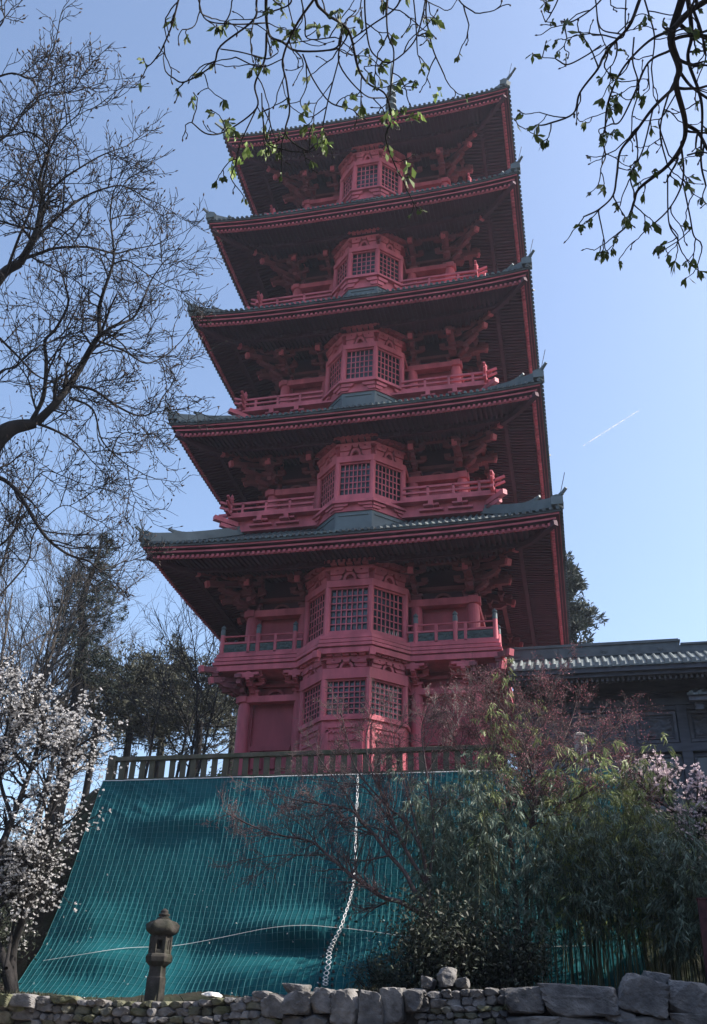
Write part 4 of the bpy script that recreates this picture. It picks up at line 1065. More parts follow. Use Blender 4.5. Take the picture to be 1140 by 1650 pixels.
Bm = [([(1120, -90), (1101, -8), (1084, 48), (1083, 73), (1095, 110), (1090, 138), (1104, 194), (1101, 230), (1076, 267), (1031, 303), (1022, 326), (1011, 362), (994, 378)], .042, .005),
 ([(1050, -50), (1031, 0), (1014, 42), (986, 73), (972, 93), (963, 112), (935, 149), (924, 183), (885, 199), (872, 202)], .017, .005),
 ([(1084, 48), (1045, 67), (1003, 112), (980, 166), (975, 211), (969, 219), (976, 250), (970, 267)], .013, .0045),
 ([(1081, 81), (1045, 101), (1022, 152), (1000, 195), (985, 200)], .012, .005),
 ([(1088, 140), (1053, 174), (1022, 216), (1000, 244), (994, 284), (988, 315), (966, 337), (944, 348)], .015, .005),
 ([(969, 73), (944, 90), (915, 104), (899, 97)], .007, .005), ([(985, -20), (958, 11), (924, 34), (904, 34)], .008, .005),
 ([(1100, -40), (1109, 0), (1115, 56), (1109, 95), (1126, 146), (1132, 182), (1130, 260), (1138, 300)], .024, .007),
 ([(1101, 230), (1098, 233), (1101, 289), (1078, 337), (1039, 373)], .012, .005), ([(1101, 295), (1112, 348), (1118, 379), (1129, 390)], .007, .0045),
 ([(1076, 281), (1078, 357), (1092, 385)], .007, .0045), ([(1092, 121), (1076, 157), (1064, 213), (1076, 267)], .01, .005),
 ([(1053, 174), (1036, 242), (1017, 284), (1022, 309)], .008, .005), ([(1104, 200), (1125, 213), (1140, 240), (1160, 270)], .02, .01),
 ([(1200, -40), (1140, 0), (1110, 20), (1084, 48)], .03, .02), ([(1095, 115), (1115, 140), (1150, 165)], .014, .01),
 ([(910, -40), (899, 0), (885, 28)], .006, .004), ([(1115, 10), (1130, 50), (1138, 90)], .014, .008),
 ([(1030, -30), (1045, 20), (1055, 60), (1050, 110)], .008, .005), ([(1010, -30), (1008, 20), (1004, 60), (970, 56)], .006, .004),
 ([(960, 0), (968, 45), (1000, 55)], .006, .004), ([(1022, 60), (1020, 100), (1030, 140), (1020, 180)], .007, .004),
 ([(1090, 150), (1070, 185), (1062, 200), (1078, 250)], .007, .005), ([(1108, 250), (1130, 245), (1150, 250)], .008, .006)]
for tp, grp in ((topA, A), (topB, Bm)):
    for P, r0, r1 in grp:
        L_ = tr2(P)
        limb(T, rg, L_, r0*.72, max(r1*.8, .0046), 0, spo, tips, .19, .24, n=6, ang=.95, t0=.12)
        if P[0][1] < -5:
            T.tube(smooth_line([tp, tp*.6+L_[0]*.4+np.array([0, 0, .12]), L_[0]], 6), np.linspace(max(.03, r0*1.1), r0, 13), 6)
T.obj('trunk_and_limbs', 'bark', oc)
Lf = Leaf()
keep = [t for t in tips if rg.random() < .54]
C = []; Dr = []; Ls = []
for p, d in keep:
    k = int(rg.integers(4, 8)); sz = rg.uniform(.6, 1.15)
    for q in range(k):
        dd = unit(d*.35+rg.normal(0, .34, 3)+np.array([0, 0, -.8])); C.append(p+d*rg.uniform(-.02, .01)); Dr.append(dd); Ls.append(.070*sz*rg.uniform(.7, 1.25))
Ls = np.array(Ls); Lf.add(*leaves(C, Dr, Ls, Ls*.44, rg, .15, .62)); Lf.obj('young_leaves', 'young', oc)
C = []; Dr = []
for x, y, k in ((512, 222, 12), (520, 238, 9), (402, 245, 7), (440, 240, 8), (425, 246, 4), (384, 262, 7), (372, 275, 6), (372, 214, 7), (628, 200, 6), (630, 180, 5), (655, 272, 6), (630, 250, 5), (704, 158, 5), (676, 186, 4)):
    p = at_d(x, y-8, DA)
    for q in range(k): C.append(p+rg.normal(0, .022, 3)); Dr.append(rg.normal(0, .32, 3)+np.array([0, 0, -1.0]))
Ls = .082*rg.uniform(.7, 1.2, len(C)); np_mesh('pale_green_leaves', *leaves(C, Dr, Ls, Ls*.45, rg, .1, .62), 'palegreen', oc)  # paler leaf colour on chosen twig-end clusters
buds(tips, 'buds', 'bud', oc, .022, .0068)

# --- background trees on the terrace behind and left of the pagoda
def bare(name, label, base, stems, H, spread, m, seed, sp, r0=.14, group=None, lean=0):
    rg = np.random.default_rng(seed); t = thing(name, label, 'tree', tuple(base), group); T = Tubes(); tips = []
    for q in range(stems):
        a = 2*math.pi*(q+rg.random()*.6)/stems
        d = unit(np.array([spread*math.cos(a)+lean, spread*math.sin(a), 1.0]))
        grow(T, rg, np.array(base)+np.array([.15*math.cos(a), .15*math.sin(a), 0]), d, H*rg.uniform(.8, 1.05), r0, 0, sp, tips)
    T.obj('trunk_and_branches', m, t); return t, tips
spb = [dict(seg=9, wob=.09, kids=12, ratio=.42, ang=.62, n=6, bias=(0, 0, .06), tip=.18, t0=.28),
       dict(seg=6, wob=.16, kids=7, ratio=.5, ang=.6, n=4, rr=.55, rmin=.02, bias=(0, 0, .08), tip=.35, t0=.2),
       dict(seg=5, wob=.2, kids=4, ratio=.55, ang=.6, n=3, rr=.6, rmin=.014, bias=(0, 0, .07), tip=.5, t0=.2),
       dict(seg=4, wob=.22, kids=0, n=3, rr=.7, rmin=.011, bias=(0, 0, .06), tip=.6)]
p = at(20, 1200, 8); bare('bare_tree', 'tall fan-shaped bare tree behind the white magnolia', (p[0]-3.0, 8, G0), 8, 19.5, .40, 'barkg', 31, spb, .24)
p = at(262, 1200, 6); bare('bare_tree', 'slender bare tree nearer the pagoda, rising out of the pines', (p[0], 6, G0), 2, 13.0, .12, 'bark', 35, spb, .10)
p = at(318, 1200, 4); bare('bare_tree', 'bare young tree beside the left corner of the pagoda balcony', (p[0], 4, G0), 2, 11.2, .17, 'bark', 37, spb, .09)
p = at(75, 1200, 16); bare('bare_tree', 'far bare tree standing between the leaning conifer and the fan-shaped tree', (p[0], 16, G0), 3, 15.5, .2, 'barkg', 41, spb, .15)
def conifer(name, label, trunkpts, r0, crown, m, seed, nb, blen, tuft, dens, droop=-.25, group=None, flat=0.0, bend=None, side=0.0):
    # trunk polyline, whorls of boughs over the part `crown`=(t0,t1), tufts of needle leaves along each bough
    rg = np.random.default_rng(seed); P = smooth_line(trunkpts, 6); t = thing(name, label, 'tree', tuple(P[0]), group); T = Tubes()
    k = len(P); T.tube(P, np.linspace(r0, r0*.12, k), 8)
    C = []; Dn = []; Ls = []
    for q in range(nb):
        u = crown[0]+(crown[1]-crown[0])*((q+rg.random())/nb); f = u*(k-1); i = min(int(f), k-2); o = P[i]+(P[i+1]-P[i])*(f-i)
        a = rg.random()*2*math.pi if rg.random() > side else rg.normal(0, .8); s = (u-crown[0])/(crown[1]-crown[0])
        L = blen*(bend(s) if bend else (1.05-s)**.75)*rg.uniform(.55, 1.15)
        d = unit(np.array([math.cos(a), math.sin(a), droop+.5*s])); pts = [o]
        for j in range(6):
            d = unit(d+rg.normal(0, .13, 3)+np.array([0, 0, .05])); pts.append(pts[-1]+d*L/6)
        T.tube(pts, np.linspace(.045*L/blen+.012, .008, 7), 4)
        nt = int(dens*L)
        for j in range(nt):
            w = (.25+.75*rg.random())*6; i2 = min(int(w), 5); c = pts[i2]+(pts[i2+1]-pts[i2])*(w-i2)
            sd = unit(np.cross(d, [0, 0, 1]))*rg.normal(0, .16*L); c = c+sd+np.array([0, 0, rg.normal(0, .06*L*(1-flat))])
            kk = int(rg.integers(9, 15))
            C.append(c+rg.normal(0, tuft*.28, (kk, 3))); Dn.append(rg.normal(0, .6, (kk, 3))+d*.6+np.array([0, 0, .25])); Ls.append(np.full(kk, tuft)*rg.uniform(.6, 1.3, kk))
    C = np.concatenate(C); Dn = np.concatenate(Dn); Ls = np.concatenate(Ls)
    T.obj('trunk_and_boughs', 'bark', t); V, Q = leaves(C, Dn, Ls, Ls*.26, rg, .1); np_mesh('needle_foliage', V, Q, m, t)
    return t
def TP(Y, pts, z0=G0):
    l_ = [at(x, y, Y) for x, y in pts]; b = l_[0].copy(); b[2] = z0; return [b]+l_
conifer('conifer', 'tall conifer with a crooked bare trunk and one-sided crown at the left', TP(9, [(122, 1150), (128, 1080), (136, 1020), (130, 985), (138, 950), (150, 920), (160, 890), (165, 862)]), .40, (.24, 1.0), 'fir', 51, 84, 2.8, .22, 8, -.55, bend=lambda s: .18+.95*(1.0-s)**.8, side=.4)
for i, (x, top, Y, sd, nb, bl, lab) in enumerate(((205, 1075, 12, 61, 70, 4.2, 'broad dark pine standing nearest the crooked conifer'), (258, 1062, 15, 62, 70, 4.2, 'tallest bushy pine behind the slender bare tree'),
                                     (318, 1085, 11, 63, 60, 4.0, 'open-branched pine left of the pagoda corner, sky showing through it'), (372, 1092, 17, 64, 60, 4.2, 'pine partly hidden behind the left corner column of the pagoda'), (150, 1105, 18, 65, 60, 4.6, 'low pine behind the trunk of the crooked conifer'))):
    b = at(x, 1200, Y)
    conifer('pine_tree', lab, TP(Y, [(x+3, 1190), (x-3, 1150), (x+2, 1110), (x, top+8)]), .26, (.22, 1.0), 'pine', sd, nb, bl, .26, 6.6, -.05, 'pines left of the pagoda', bend=lambda s: .8-.45*s*s+.2*math.sin(s*9))
conifer('conifer', 'dark conifer showing behind the right edge of the lowest pagoda roof', TP(14, [(905, 1150), (908, 1000), (912, 900)]), .35, (.2, 1.0), 'fir', 71, 150, 3.2, .34, 9, -.3)
p = at(378, 1200, -2)
def bush(name, label, base, rad, h, m, seed, n, L, cat='shrub', stems=14, W=.45, droop=.2, stemm='bark'):
    rg = np.random.default_rng(seed); t = thing(name, label, cat, tuple(base)); T = Tubes(); C = []; Dn = []
    per = n//stems
    for q in range(stems):
        a = rg.random()*6.283; rr = rg.random()**.5; tgt = np.array(base)+np.array([rad[0]*rr*math.cos(a), rad[1]*rr*math.sin(a), h*rg.uniform(.5, 1.0)*(1-.35*rr*rr)])
        b0 = np.array(base)+rg.normal(0, .12, 3)*np.array([1, 1, 0]); mid = b0*.5+tgt*.5+rg.normal(0, .1*h, 3)
        P = smooth_line([b0, mid, tgt], 5); T.tube(P, np.linspace(.03, .008, len(P)), 4)
        for j in range(7):
            c = P[int((.3+.7*rg.random())*(len(P)-1))]+rg.normal(0, .12*h, 3)*np.array([1.1, 1, .8]); T.tube([P[-1]*.5+mid*.5, c], [.008, .004], 3)
            k = per//7; C.append(c+rg.normal(0, .085*h, (k, 3))); Dn.append(rg.normal(0, 1, (k, 3))+np.array([0, 0, -.1]))
    T.obj('stems', stemm, t); C = np.concatenate(C); Dn = np.concatenate(Dn); Ls = L*rg.uniform(.6, 1.3, len(C)); V, Q = leaves(C, Dn, Ls, Ls*W, rg, droop); np_mesh('foliage', V, Q, m, t); return t
bush('shrub', 'small yellow-green shrub at the foot of the pagoda left column behind the fence', (p[0], -2, G0), (1.1, 1.0), 2.2, 'shrubg', 81, 5000, .13)

# --- white magnolia on the left, pink one on the right
def magnolia(name, label, base, limbs_, Y, m, seed, nfl, sz, lev0, L, every, spread=.4, r0=.13):
    rg = np.random.default_rng(seed); t = thing(name, label, 'magnolia', tuple(base)); T = Tubes(); tips = []
    s_ = [dict(seg=6, wob=.2, kids=5, ratio=.55, ang=.8, n=4, rr=.6, rmin=.016, bias=(0, 0, .05), tip=.45, t0=.15), dict(seg=5, wob=.24, kids=4, ratio=.6, ang=.8, n=3, rr=.6, rmin=.010, bias=(0, 0, .06), tip=.5, t0=.15), dict(seg=3, wob=.25, kids=0, n=3, rr=.7, rmin=.007, bias=(0, 0, .1), tip=.6)]
    for P, ra, rb in limbs_:
        l_ = []
        for j, q in enumerate(P):
            l_.append(np.array(base) if q is None else at(q[0], q[1], Y+rg.normal(0, spread)))
        limb(T, rg, l_, ra, rb, 0, s_, tips, every, L, n=7, t0=.25)
    T.obj('trunk_and_branches', 'bark', t)
    idx = rg.permutation(len(tips))[:nfl]; C = []; Dn = []; Ls = []
    for i in idx:
        p, d = tips[i]; up = unit(d*.5+np.array([0, 0, .7])+rg.normal(0, .35, 3)); k = int(rg.integers(6, 10)); s = sz*rg.uniform(.65, 1.2)
        e1 = unit(np.cross(up, rg.normal(0, 1, 3))); e2 = np.cross(up, e1); op = rg.uniform(.3, 1.15)
        for q in range(k):
            a = q*6.283/k+rg.normal(0, .2); C.append(p); Dn.append(up*math.cos(op)+(e1*math.cos(a)+e2*math.sin(a))*math.sin(op)); Ls.append(s*rg.uniform(.8, 1.15))
    Ls = np.array(Ls); V, Q = leaves(C, Dn, Ls, Ls*.5, rg, .12); np_mesh('blossom', V, Q, m, t)
    return t
mb_ = at(30, 1600, -13.2); mb_[2] = -5.6
magnolia('magnolia_tree', 'white flowering magnolia beside the left edge of the teal netting', mb_,
  [([None, (10, 1560), (-20, 1480), (-10, 1400), (20, 1320), (50, 1240), (70, 1170), (60, 1130)], .17, .03),
   ([None, (20, 1540), (40, 1470), (60, 1400), (75, 1320), (95, 1260), (120, 1210), (145, 1190)], .13, .025),
   ([(-10, 1400), (-40, 1330), (-50, 1250), (-30, 1170), (0, 1120)], .09, .02), ([(20, 1320), (0, 1250), (10, 1180), (20, 1140)], .06, .02),
   ([(60, 1400), (85, 1350), (95, 1310)], .04, .015), ([(80, 1320), (100, 1250), (110, 1190), (115, 1165)], .05, .015),
   ([(40, 1470), (55, 1440), (60, 1405)], .04, .015), ([(-20, 1480), (20, 1440), (35, 1400), (50, 1370)], .05, .015),
   ([(-20, 1480), (-60, 1420), (-80, 1300)], .06, .02), ([(50, 1240), (20, 1200), (40, 1150)], .04, .014), ([(10, 1560), (20, 1500), (30, 1440), (20, 1390)], .05, .015)], -13.2, 'petal', 91, 4800, .074, 0, .98, .22, .4)
pb = at(1120, 1430, -11.6); pb[2] = -5.2
magnolia('magnolia_tree', 'pale pink magnolia in bloom in front of the dark hall at the right edge', pb,
  [([None, (1130, 1420), (1110, 1360), (1090, 1310), (1070, 1275), (1045, 1250)], .08, .015), ([(1110, 1360), (1120, 1310), (1125, 1275)], .05, .015), ([(1130, 1420), (1150, 1350), (1160, 1290)], .06, .015), ([(1090, 1310), (1060, 1290), (1030, 1268)], .03, .012), ([(1110, 1360), (1140, 1330), (1150, 1300)], .03, .012), ([(1120, 1400), (1140, 1385), (1160, 1370)], .03, .012)], -11.6, 'petalp', 93, 1300, .085, 0, .75, .17, .3)

# --- Japanese maples
def maple(label, base, limbs_, Y, m, seed, every, L, spread, lsz, prob, n_l=(3, 7), bk='barkred', bias=.03, cat='maple'):
    rg = np.random.default_rng(seed); t = thing('maple_tree', label, cat, tuple(base)); T = Tubes(); tips = []
    s_ = [dict(seg=6, wob=.17, kids=5, ratio=.6, ang=.62, n=4, rr=.55, rmin=.008, bias=(0, 0, bias), tip=.4, t0=.2), dict(seg=5, wob=.2, kids=5, ratio=.55, ang=.65, n=3, rr=.6, rmin=.0055, bias=(0, 0, bias), tip=.5, t0=.15), dict(seg=3, wob=.22, kids=0, n=3, rr=.7, rmin=.004, bias=(0, 0, bias), tip=.6)]
    for P, ra, rb in limbs_:
        off = 0; l_ = []
        for q in P:
            if q is None: l_.append(np.array(base)); continue
            l_.append(at(q[0], q[1], Y+off)); off += rg.normal(0, spread)
        limb(T, rg, l_, ra, rb, 0, s_, tips, every, L, n=7, ang=.75, t0=.3)
    T.obj('trunk_and_branches', bk, t)
    C = []; Dn = []
    for p, d in tips:
        if rg.random() > prob: continue
        k = int(rg.integers(*n_l)); C.append(p+rg.normal(0, .05, (k, 3))-d*rg.random((k, 1))*.22); Dn.append(rg.normal(0, 1, (k, 3))+np.array([0, 0, -.6]))
    C = np.concatenate(C); Dn = np.concatenate(Dn); Ls = lsz*rg.uniform(.6, 1.4, len(C)); V, Q = leaves(C, Dn, Ls, Ls*.6, rg, .2); np_mesh('bud_foliage', V, Q, m, t); return t
mp = at(705, 1560, -13.4); mp[2] = -5.45
maple('maple with low bare branches spreading left across the teal netting', mp,
  [([None, (700, 1520), (685, 1480), (646, 1454), (616, 1445), (576, 1417), (554, 1400), (528, 1377), (499, 1355), (447, 1345), (405, 1330), (365, 1310)], .075, .012),
   ([(700, 1520), (695, 1470), (668, 1435), (653, 1406), (624, 1373), (605, 1347), (583, 1325), (569, 1307), (543, 1299), (506, 1294), (466, 1286), (430, 1272)], .07, .010),
   ([(695, 1470), (690, 1430), (660, 1380), (640, 1340), (620, 1290), (600, 1245), (590, 1195), (600, 1150)], .06, .010),
   ([(690, 1430), (680, 1370), (650, 1320), (625, 1300), (575, 1240), (560, 1190), (550, 1150)], .05, .010),
   ([(528, 1377), (500, 1378), (450, 1378), (400, 1385)], .02, .007), ([(517, 1367), (500, 1345), (480, 1325), (455, 1310)], .016, .007),
   ([(583, 1325), (555, 1275), (520, 1230), (500, 1200)], .024, .007), ([(605, 1347), (570, 1330), (540, 1310), (500, 1318)], .02, .007),
   ([(640, 1340), (590, 1270), (555, 1262), (500, 1255)], .024, .007), ([(690, 1430), (700, 1340), (690, 1260), (680, 1180), (690, 1140)], .04, .009), ([(680, 1370), (660, 1290), (640, 1220), (630, 1160)], .03, .008)],
  -13.0, 'maplebr', 101, .22, .85, .12, .026, .55, (2, 5))
mp = at(835, 1420, -11.9); mp[2] = -5.2
maple('red-budded maple with an upright crown in front of the pagoda corner and hall', mp,
  [([None, (828, 1400), (820, 1328), (824, 1279), (840, 1250), (850, 1200), (870, 1150), (890, 1105)], .06, .010),
   ([None, (850, 1400), (850, 1340), (864, 1305), (859, 1257), (850, 1222), (830, 1170), (800, 1125)], .06, .010),
   ([(828, 1380), (815, 1319), (855, 1266), (903, 1240), (943, 1218), (973, 1192), (995, 1165)], .045, .008),
   ([(850, 1340), (880, 1300), (920, 1290), (960, 1270), (1000, 1260), (1040, 1290)], .04, .008), ([(820, 1328), (790, 1280), (760, 1240), (735, 1200), (720, 1160)], .035, .008),
   ([(864, 1305), (890, 1240), (910, 1190), (925, 1150)], .03, .008), ([(824, 1279), (800, 1230), (770, 1180), (760, 1130)], .03, .008), ([(859, 1257), (830, 1230), (810, 1190), (795, 1150)], .025, .008)],
  -11.9, 'maple', 103, .17, 1.15, .34, .032, .48, (3, 6))
sb = at(716, 1235, -8.2); sb[2] = G0-.1
maple('thin pale sapling with a few pink buds in front of the pagoda right bay', sb,
  [([None, (718, 1215), (728, 1180), (731, 1150), (733, 1120)], .022, .006), ([(718, 1215), (729, 1195), (722, 1168), (708, 1145), (695, 1125)], .014, .005), ([(727, 1185), (740, 1160), (748, 1140)], .012, .005)], -8.2, 'maple', 105, .3, .42, .05, .035, .55, (2, 5), 'birch', .03, 'sapling')

# --- bamboo and evergreen scrub over the right half of the bank
def bamboo(label, px, Y, topy, n, wid, m, seed, dens=1.0, lsz=.17, group=None, zb=None, low=.35, dep=.6):
    rg = np.random.default_rng(seed); c = at(px, 1500, Y); zb = (-5.45 if zb is None else zb); ztop = at(px, topy, Y)[2]
    xb = at(px, np.interp(topy, [1100, 1500], [1300, 1500]), Y)[0]
    t = thing('bamboo_clump', label, 'bamboo', (xb, Y, zb), group); T = Tubes(); C = []; Dn = []
    for q in range(n):
        b = np.array([xb+rg.normal(0, wid*.55), Y+rg.normal(0, dep*.6), zb]); H = (ztop-zb)*rg.uniform(.78, 1.18)
        ln = rg.normal(0, .16, 2)+np.array([(b[0]-xb)*.10, -.02]); P = []
        for s in np.linspace(0, 1, 10): P.append(b+np.array([ln[0]*H*s**2.2, ln[1]*H*s**2.2, H*(s-.10*s**4)]))
        P = np.array(P); T.tube(P, np.linspace(.016, .004, 10), 5)
        for s in np.arange(low+rg.random()*.03, 1.0, .042/dens):
            f = s*9; i = min(int(f), 8); o = P[i]+(P[i+1]-P[i])*(f-i); a = rg.random()*6.283; Lb = rg.uniform(.25, .75)*(1.15-.55*s)
            d = np.array([math.cos(a), math.sin(a), .5]); e = o+np.array([math.cos(a), math.sin(a), 0])*Lb*.8+np.array([0, 0, .12*Lb]); e2 = e+np.array([math.cos(a), math.sin(a), -.9])*Lb*.35
            T.tube([o, e, e2], [.005, .003, .002], 3)
            k = int(rg.integers(11, 19)); w = rg.random((k, 1))**.55; base = np.where(w < .5, o+(e-o)*(w*2), e+(e2-e)*(w*2-1)); C.append(base+rg.normal(0, .03, (k, 3)))
            Dn.append(np.array([math.cos(a), math.sin(a), 0])*.55+rg.normal(0, .40, (k, 3))+np.array([0, 0, -.72]))
    C = np.concatenate(C); Dn = np.concatenate(Dn); Ls = lsz*.95*rg.uniform(.6, 1.25, len(C))
    T.obj('culms', 'culm', t); V, Q = leaves(C, Dn, Ls, Ls*.17, rg, .12); np_mesh('leaf_spray', V, Q, m, t); return t
G_ = 'bamboo clumps on the bank'
bamboo('dark bamboo clump just right of the white lacing, behind the low maple branches', 705, -12.6, 1250, 24, .85, 'bamboo', 201, 1.0, group=G_)
bamboo('bamboo clump rising to the fence below the thin pale sapling', 765, -11.6, 1225, 26, .85, 'bamboo', 203, 1.0, group=G_)
bamboo('dense bamboo clump under the red-budded maple', 850, -12.4, 1262, 30, .9, 'bamboo', 205, 1.05, group=G_)
bamboo('bright-topped bamboo clump below the granite pillar', 935, -11.5, 1215, 34, .75, 'bamboob', 207, 1.25, lsz=.20, group=G_)  # sunlight on this clump is put into its lighter leaf colour
bamboo('bamboo clump with thin bare stems standing against the netting left of the yellow-green one', 985, -12.6, 1300, 30, .9, 'bamboo', 209, 1.0, group=G_, low=.45)
bamboo('yellow-green bamboo clump at the foot of the pink magnolia', 1050, -12.0, 1285, 32, .8, 'bamboob', 211, 1.1, group=G_)
bamboo('bamboo clump at the right edge behind the steel post', 1130, -12.8, 1325, 34, .9, 'bamboo', 213, 1.1, group=G_)
bamboo('tall slim sunlit bamboo shoot rising in front of the fence by the pagoda right column', 782, -12.9, 1105, 5, .2, 'bamboob', 215, 1.6, lsz=.15, group=G_, zb=-5.3, low=.55, dep=.2)
b_ = at(718, 1590, -14.3); bush('shrub', 'dark rounded evergreen bush on the bank behind the pointed upright stone', (b_[0], -14.2, -5.5), (1.05, .8), 2.6, 'shrub', 221, 9000, .10, stems=22)
b_ = at(815, 1590, -14.0); bush('shrub', 'low dark leafy bush among the bamboo stems right of the rounded one', (b_[0], -13.9, -5.5), (1.0, .7), 2.0, 'shrub', 223, 6000, .10, stems=18)
b_ = at(625, 1590, -14.0); bush('shrub', 'low scrubby plant at the bottom of the netting right of the white lacing', (b_[0], -14.0, -5.5), (.8, .5), 1.15, 'shrub', 225, 3500, .10, W=.22)
b_ = at(20, 1590, -13.6); bush('shrub', 'dark undergrowth around the foot of the white magnolia', (b_[0]-1.5, -13.2, -5.6), (1.1, .8), 1.3, 'shrub', 227, 6000, .10, stems=18)
b_ = at(70, 1520, -11.2); bush('shrub', 'dark ivy-like bush against the left edge of the netting', (-9.1, -10.6, -5.0), (.9, .8), 3.6, 'shrub', 229, 7000, .10, stems=20)
bush('shrub', 'dark leafy undergrowth halfway down the bank left of the netting', (-8.3, -10.9, -5.1), (.75, .6), 2.3, 'shrub', 231, 6000, .10, stems=18)
bush('shrub', 'dark leafy undergrowth near the top of the bank left of the fence end', (-7.9, -9.8, -2.8), (.6, .5), 1.8, 'shrub', 233, 6000, .10, stems=18)
# grass and weeds between wall and netting
rg = np.random.default_rng(301); n = 16000
x = rg.uniform(-6, 11, n); y = rg.uniform(-15.6, -12.6, n); z = np.full(n, -5.55); keep = (fbm(0, 0) is not None) & ((x > 2.6) | (x < -4.0) | (rg.random(n) < .03))
C = np.stack([x, y, z], 1)[keep]; xw = rg.uniform(-5, 9.5, 1500); xw = xw[np.sin(xw*5.1)+np.sin(xw*2.3+1) > .3]; Cw = np.stack([xw, rg.uniform(-15.85, -15.4, len(xw)), np.array([ztop(q) for q in xw])-.05], 1)
Ls = np.concatenate([rg.uniform(.12, .42, len(C))*np.where(C[:, 0] > 2.6, 1.2, .8), rg.uniform(.05, .16, len(Cw))]); C = np.concatenate([C, Cw])
V, Q = leaves(C, rg.normal(0, .35, C.shape)+np.array([0, 0, 1.0]), Ls, Ls*.06, rg, .15); tag(np_mesh('grass', V, Q, 'drygrass'), 'thin grass and weeds behind and on the stone wall', 'grass', kind='stuff')
# --- tall evergreens off to the right that keep the bank in shade
def shade_tree(label, x, y, z0, H, Rr, seed):
    conifer('evergreen_tree', label, [np.array([x, y, z0]), np.array([x+.2, y, z0+H*.5]), np.array([x, y+.1, z0+H])], .4, (.12, 1.0), 'fir', seed, 130, Rr, .8, 5.0, -.15, 'evergreens right of the view', bend=lambda s: .55+.45*math.sin(math.pi*s)-.35*s)
SHADE = [(19.5, -12.0, -5, 13, 3.6), (21, -17.0, -6, 16, 4.2), (20, -22.5, -7.9, 18, 4.4), (23, -28.5, -7.9, 20, 4.6), (27, -14, -5, 17, 4.2)]
for i, s in enumerate(SHADE): shade_tree('dense evergreen standing right of the view', *s, 400+i)

src = bpy.data.objects['evergreen_tree.001']
def copy_tree(o, loc, rot, sc, label, group):
    r = o.copy(); COL.objects.link(r); r['label'] = label; r['group'] = group
    base = Vector(o.location)
    for ch in list(o.children):
        c = ch.copy(); COL.objects.link(c); c.parent = r; c.matrix_parent_inverse = Matrix.Translation(-base)
    r.location = loc; r.rotation_euler = (0, 0, rot); r.scale = (sc, sc, sc); return r
rr_ = random.Random(5)
for q in range(34):  # unseen tree ring added to block low sky and darken the eaves
    a = -math.pi*1.18+q*math.pi*1.36/33; rad = rr_.uniform(34, 46)
    copy_tree(src, (5+rad*math.cos(a), -27+rad*math.sin(a)*.75, -7.9), rr_.random()*6.28, rr_.uniform(1.0, 1.35), 'tall dense evergreen of the unseen park wood, added to block low sky', 'park wood around the garden')
HAZE = .0005
# ------------------------------------------------------------------ contrail, sun, sky
a_ = at_d(940, 718, 6000); b_ = at_d(1032, 660, 6000)
T = Tubes(); L_ = np.array([a_+(b_-a_)*t for t in np.linspace(0, 1, 24)]); T.tube(L_, np.interp(np.linspace(0, 1, 24), [0, .5, .97, 1], [4.5, 5.5, 3.6, .5]), 8)
m = bpy.data.materials.new('contrail_ice'); m.use_nodes = True; nt = m.node_tree; b = nt.nodes['Principled BSDF']; b.inputs['Base Color'].default_value = (.9, .9, .9, 1); b.inputs['Roughness'].default_value = 1
tr = nt.nodes.new('ShaderNodeBsdfTransparent'); tl_ = nt.nodes.new('ShaderNodeBsdfTranslucent'); tl_.inputs['Color'].default_value = (.9, .9, .9, 1); ms = nt.nodes.new('ShaderNodeMixShader'); ms2 = nt.nodes.new('ShaderNodeMixShader')
nz = nt.nodes.new('ShaderNodeTexNoise'); nz.inputs['Scale'].default_value = .02; tc = nt.nodes.new('ShaderNodeTexCoord'); nt.links.new(tc.outputs['Object'], nz.inputs['Vector'])
mr = nt.nodes.new('ShaderNodeMapRange'); mr.inputs['From Min'].default_value = .3; mr.inputs['From Max'].default_value = .7; mr.inputs['To Min'].default_value = .05; mr.inputs['To Max'].default_value = .5
nt.links.new(nz.outputs['Fac'], mr.inputs['Value']); nt.links.new(mr.outputs['Result'], ms.inputs['Fac'])
nt.links.new(b.outputs['BSDF'], ms2.inputs[1]); nt.links.new(tl_.outputs['BSDF'], ms2.inputs[2])
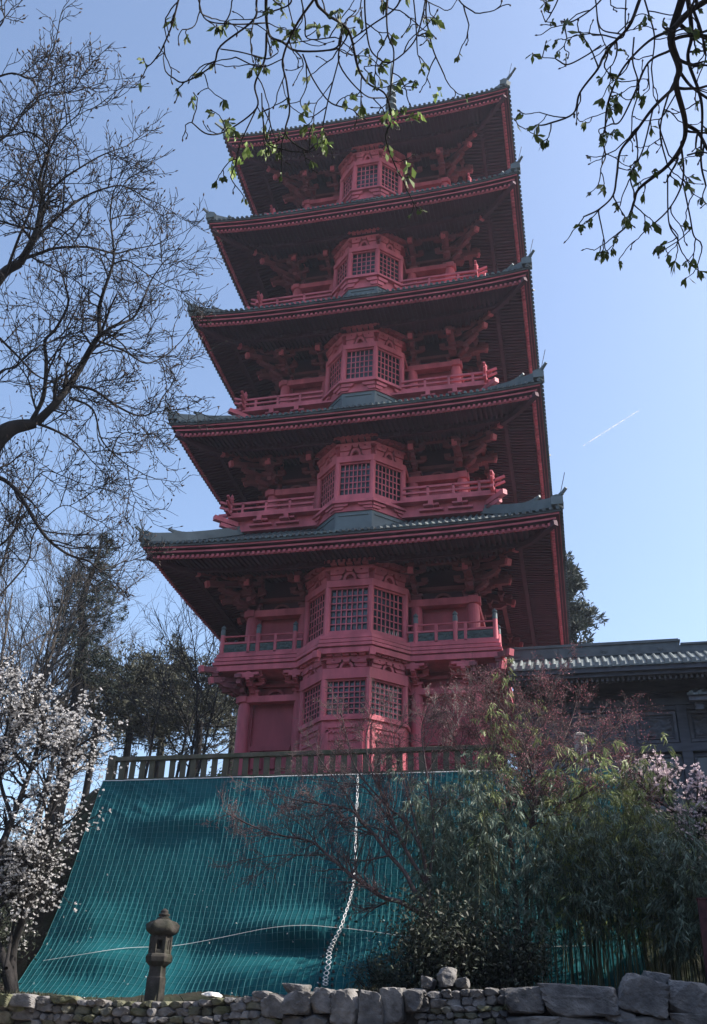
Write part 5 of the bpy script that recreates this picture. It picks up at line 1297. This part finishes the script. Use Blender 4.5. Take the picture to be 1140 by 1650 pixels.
nt.links.new(tr.outputs['BSDF'], ms.inputs[1]); nt.links.new(ms2.outputs['Shader'], ms.inputs[2]); nt.links.new(ms.outputs['Shader'], nt.nodes['Material Output'].inputs['Surface'])
tag(T.obj('contrail', m), 'thin white aircraft contrail high in the blue sky right of the pagoda', 'contrail')
SUN = unit(np.array([.74, .10, .665]))
sl = bpy.data.lights.new('sun', 'SUN'); sl.energy = 3.6; sl.angle = R(.5); sl.color = (1.0, .93, .84)
so_ = bpy.data.objects.new('sun', sl); COL.objects.link(so_); so_.rotation_euler = Vector(-SUN).to_track_quat('-Z', 'Y').to_euler(); so_.location = (30, 5, 40)
W = bpy.data.worlds.new('World'); S.world = W; W.use_nodes = True; nt = W.node_tree
sk = nt.nodes.new('ShaderNodeTexSky'); sk.sky_type = 'NISHITA'; sk.sun_disc = False
sk.sun_elevation = math.asin(SUN[2]); sk.sun_rotation = math.atan2(SUN[0], SUN[1]); sk.altitude = 50; sk.air_density = 1.0; sk.dust_density = 2.4; sk.ozone_density = 1.6
bg = nt.nodes['Background']; nt.links.new(sk.outputs['Color'], bg.inputs['Color']); bg.inputs['Strength'].default_value = .13
S.view_settings.view_transform = 'Standard'; S.view_settings.look = 'None'; S.view_settings.exposure = 1.25; S.view_settings.gamma = 1
# thin spring haze round the garden
hz_ = MB(); hz_.box(-70, 75, -75, 60, -13.5, 52); ho = hz_.obj('haze', None); tag(ho, None, None, kind='stuff')
hm = bpy.data.materials.new('haze_air'); hm.use_nodes = True; hn = hm.node_tree; hn.nodes.remove(hn.nodes['Principled BSDF'])
pv = hn.nodes.new('ShaderNodeVolumePrincipled'); pv.inputs['Density'].default_value = HAZE; pv.inputs['Color'].default_value = (.74, .83, 1.0, 1); pv.inputs['Anisotropy'].default_value = .35
hn.links.new(pv.outputs['Volume'], hn.nodes['Material Output'].inputs['Volume']); ho.data.materials.append(hm)
S.cycles.max_bounces = 6; S.cycles.diffuse_bounces = 3; S.cycles.transparent_max_bounces = 6
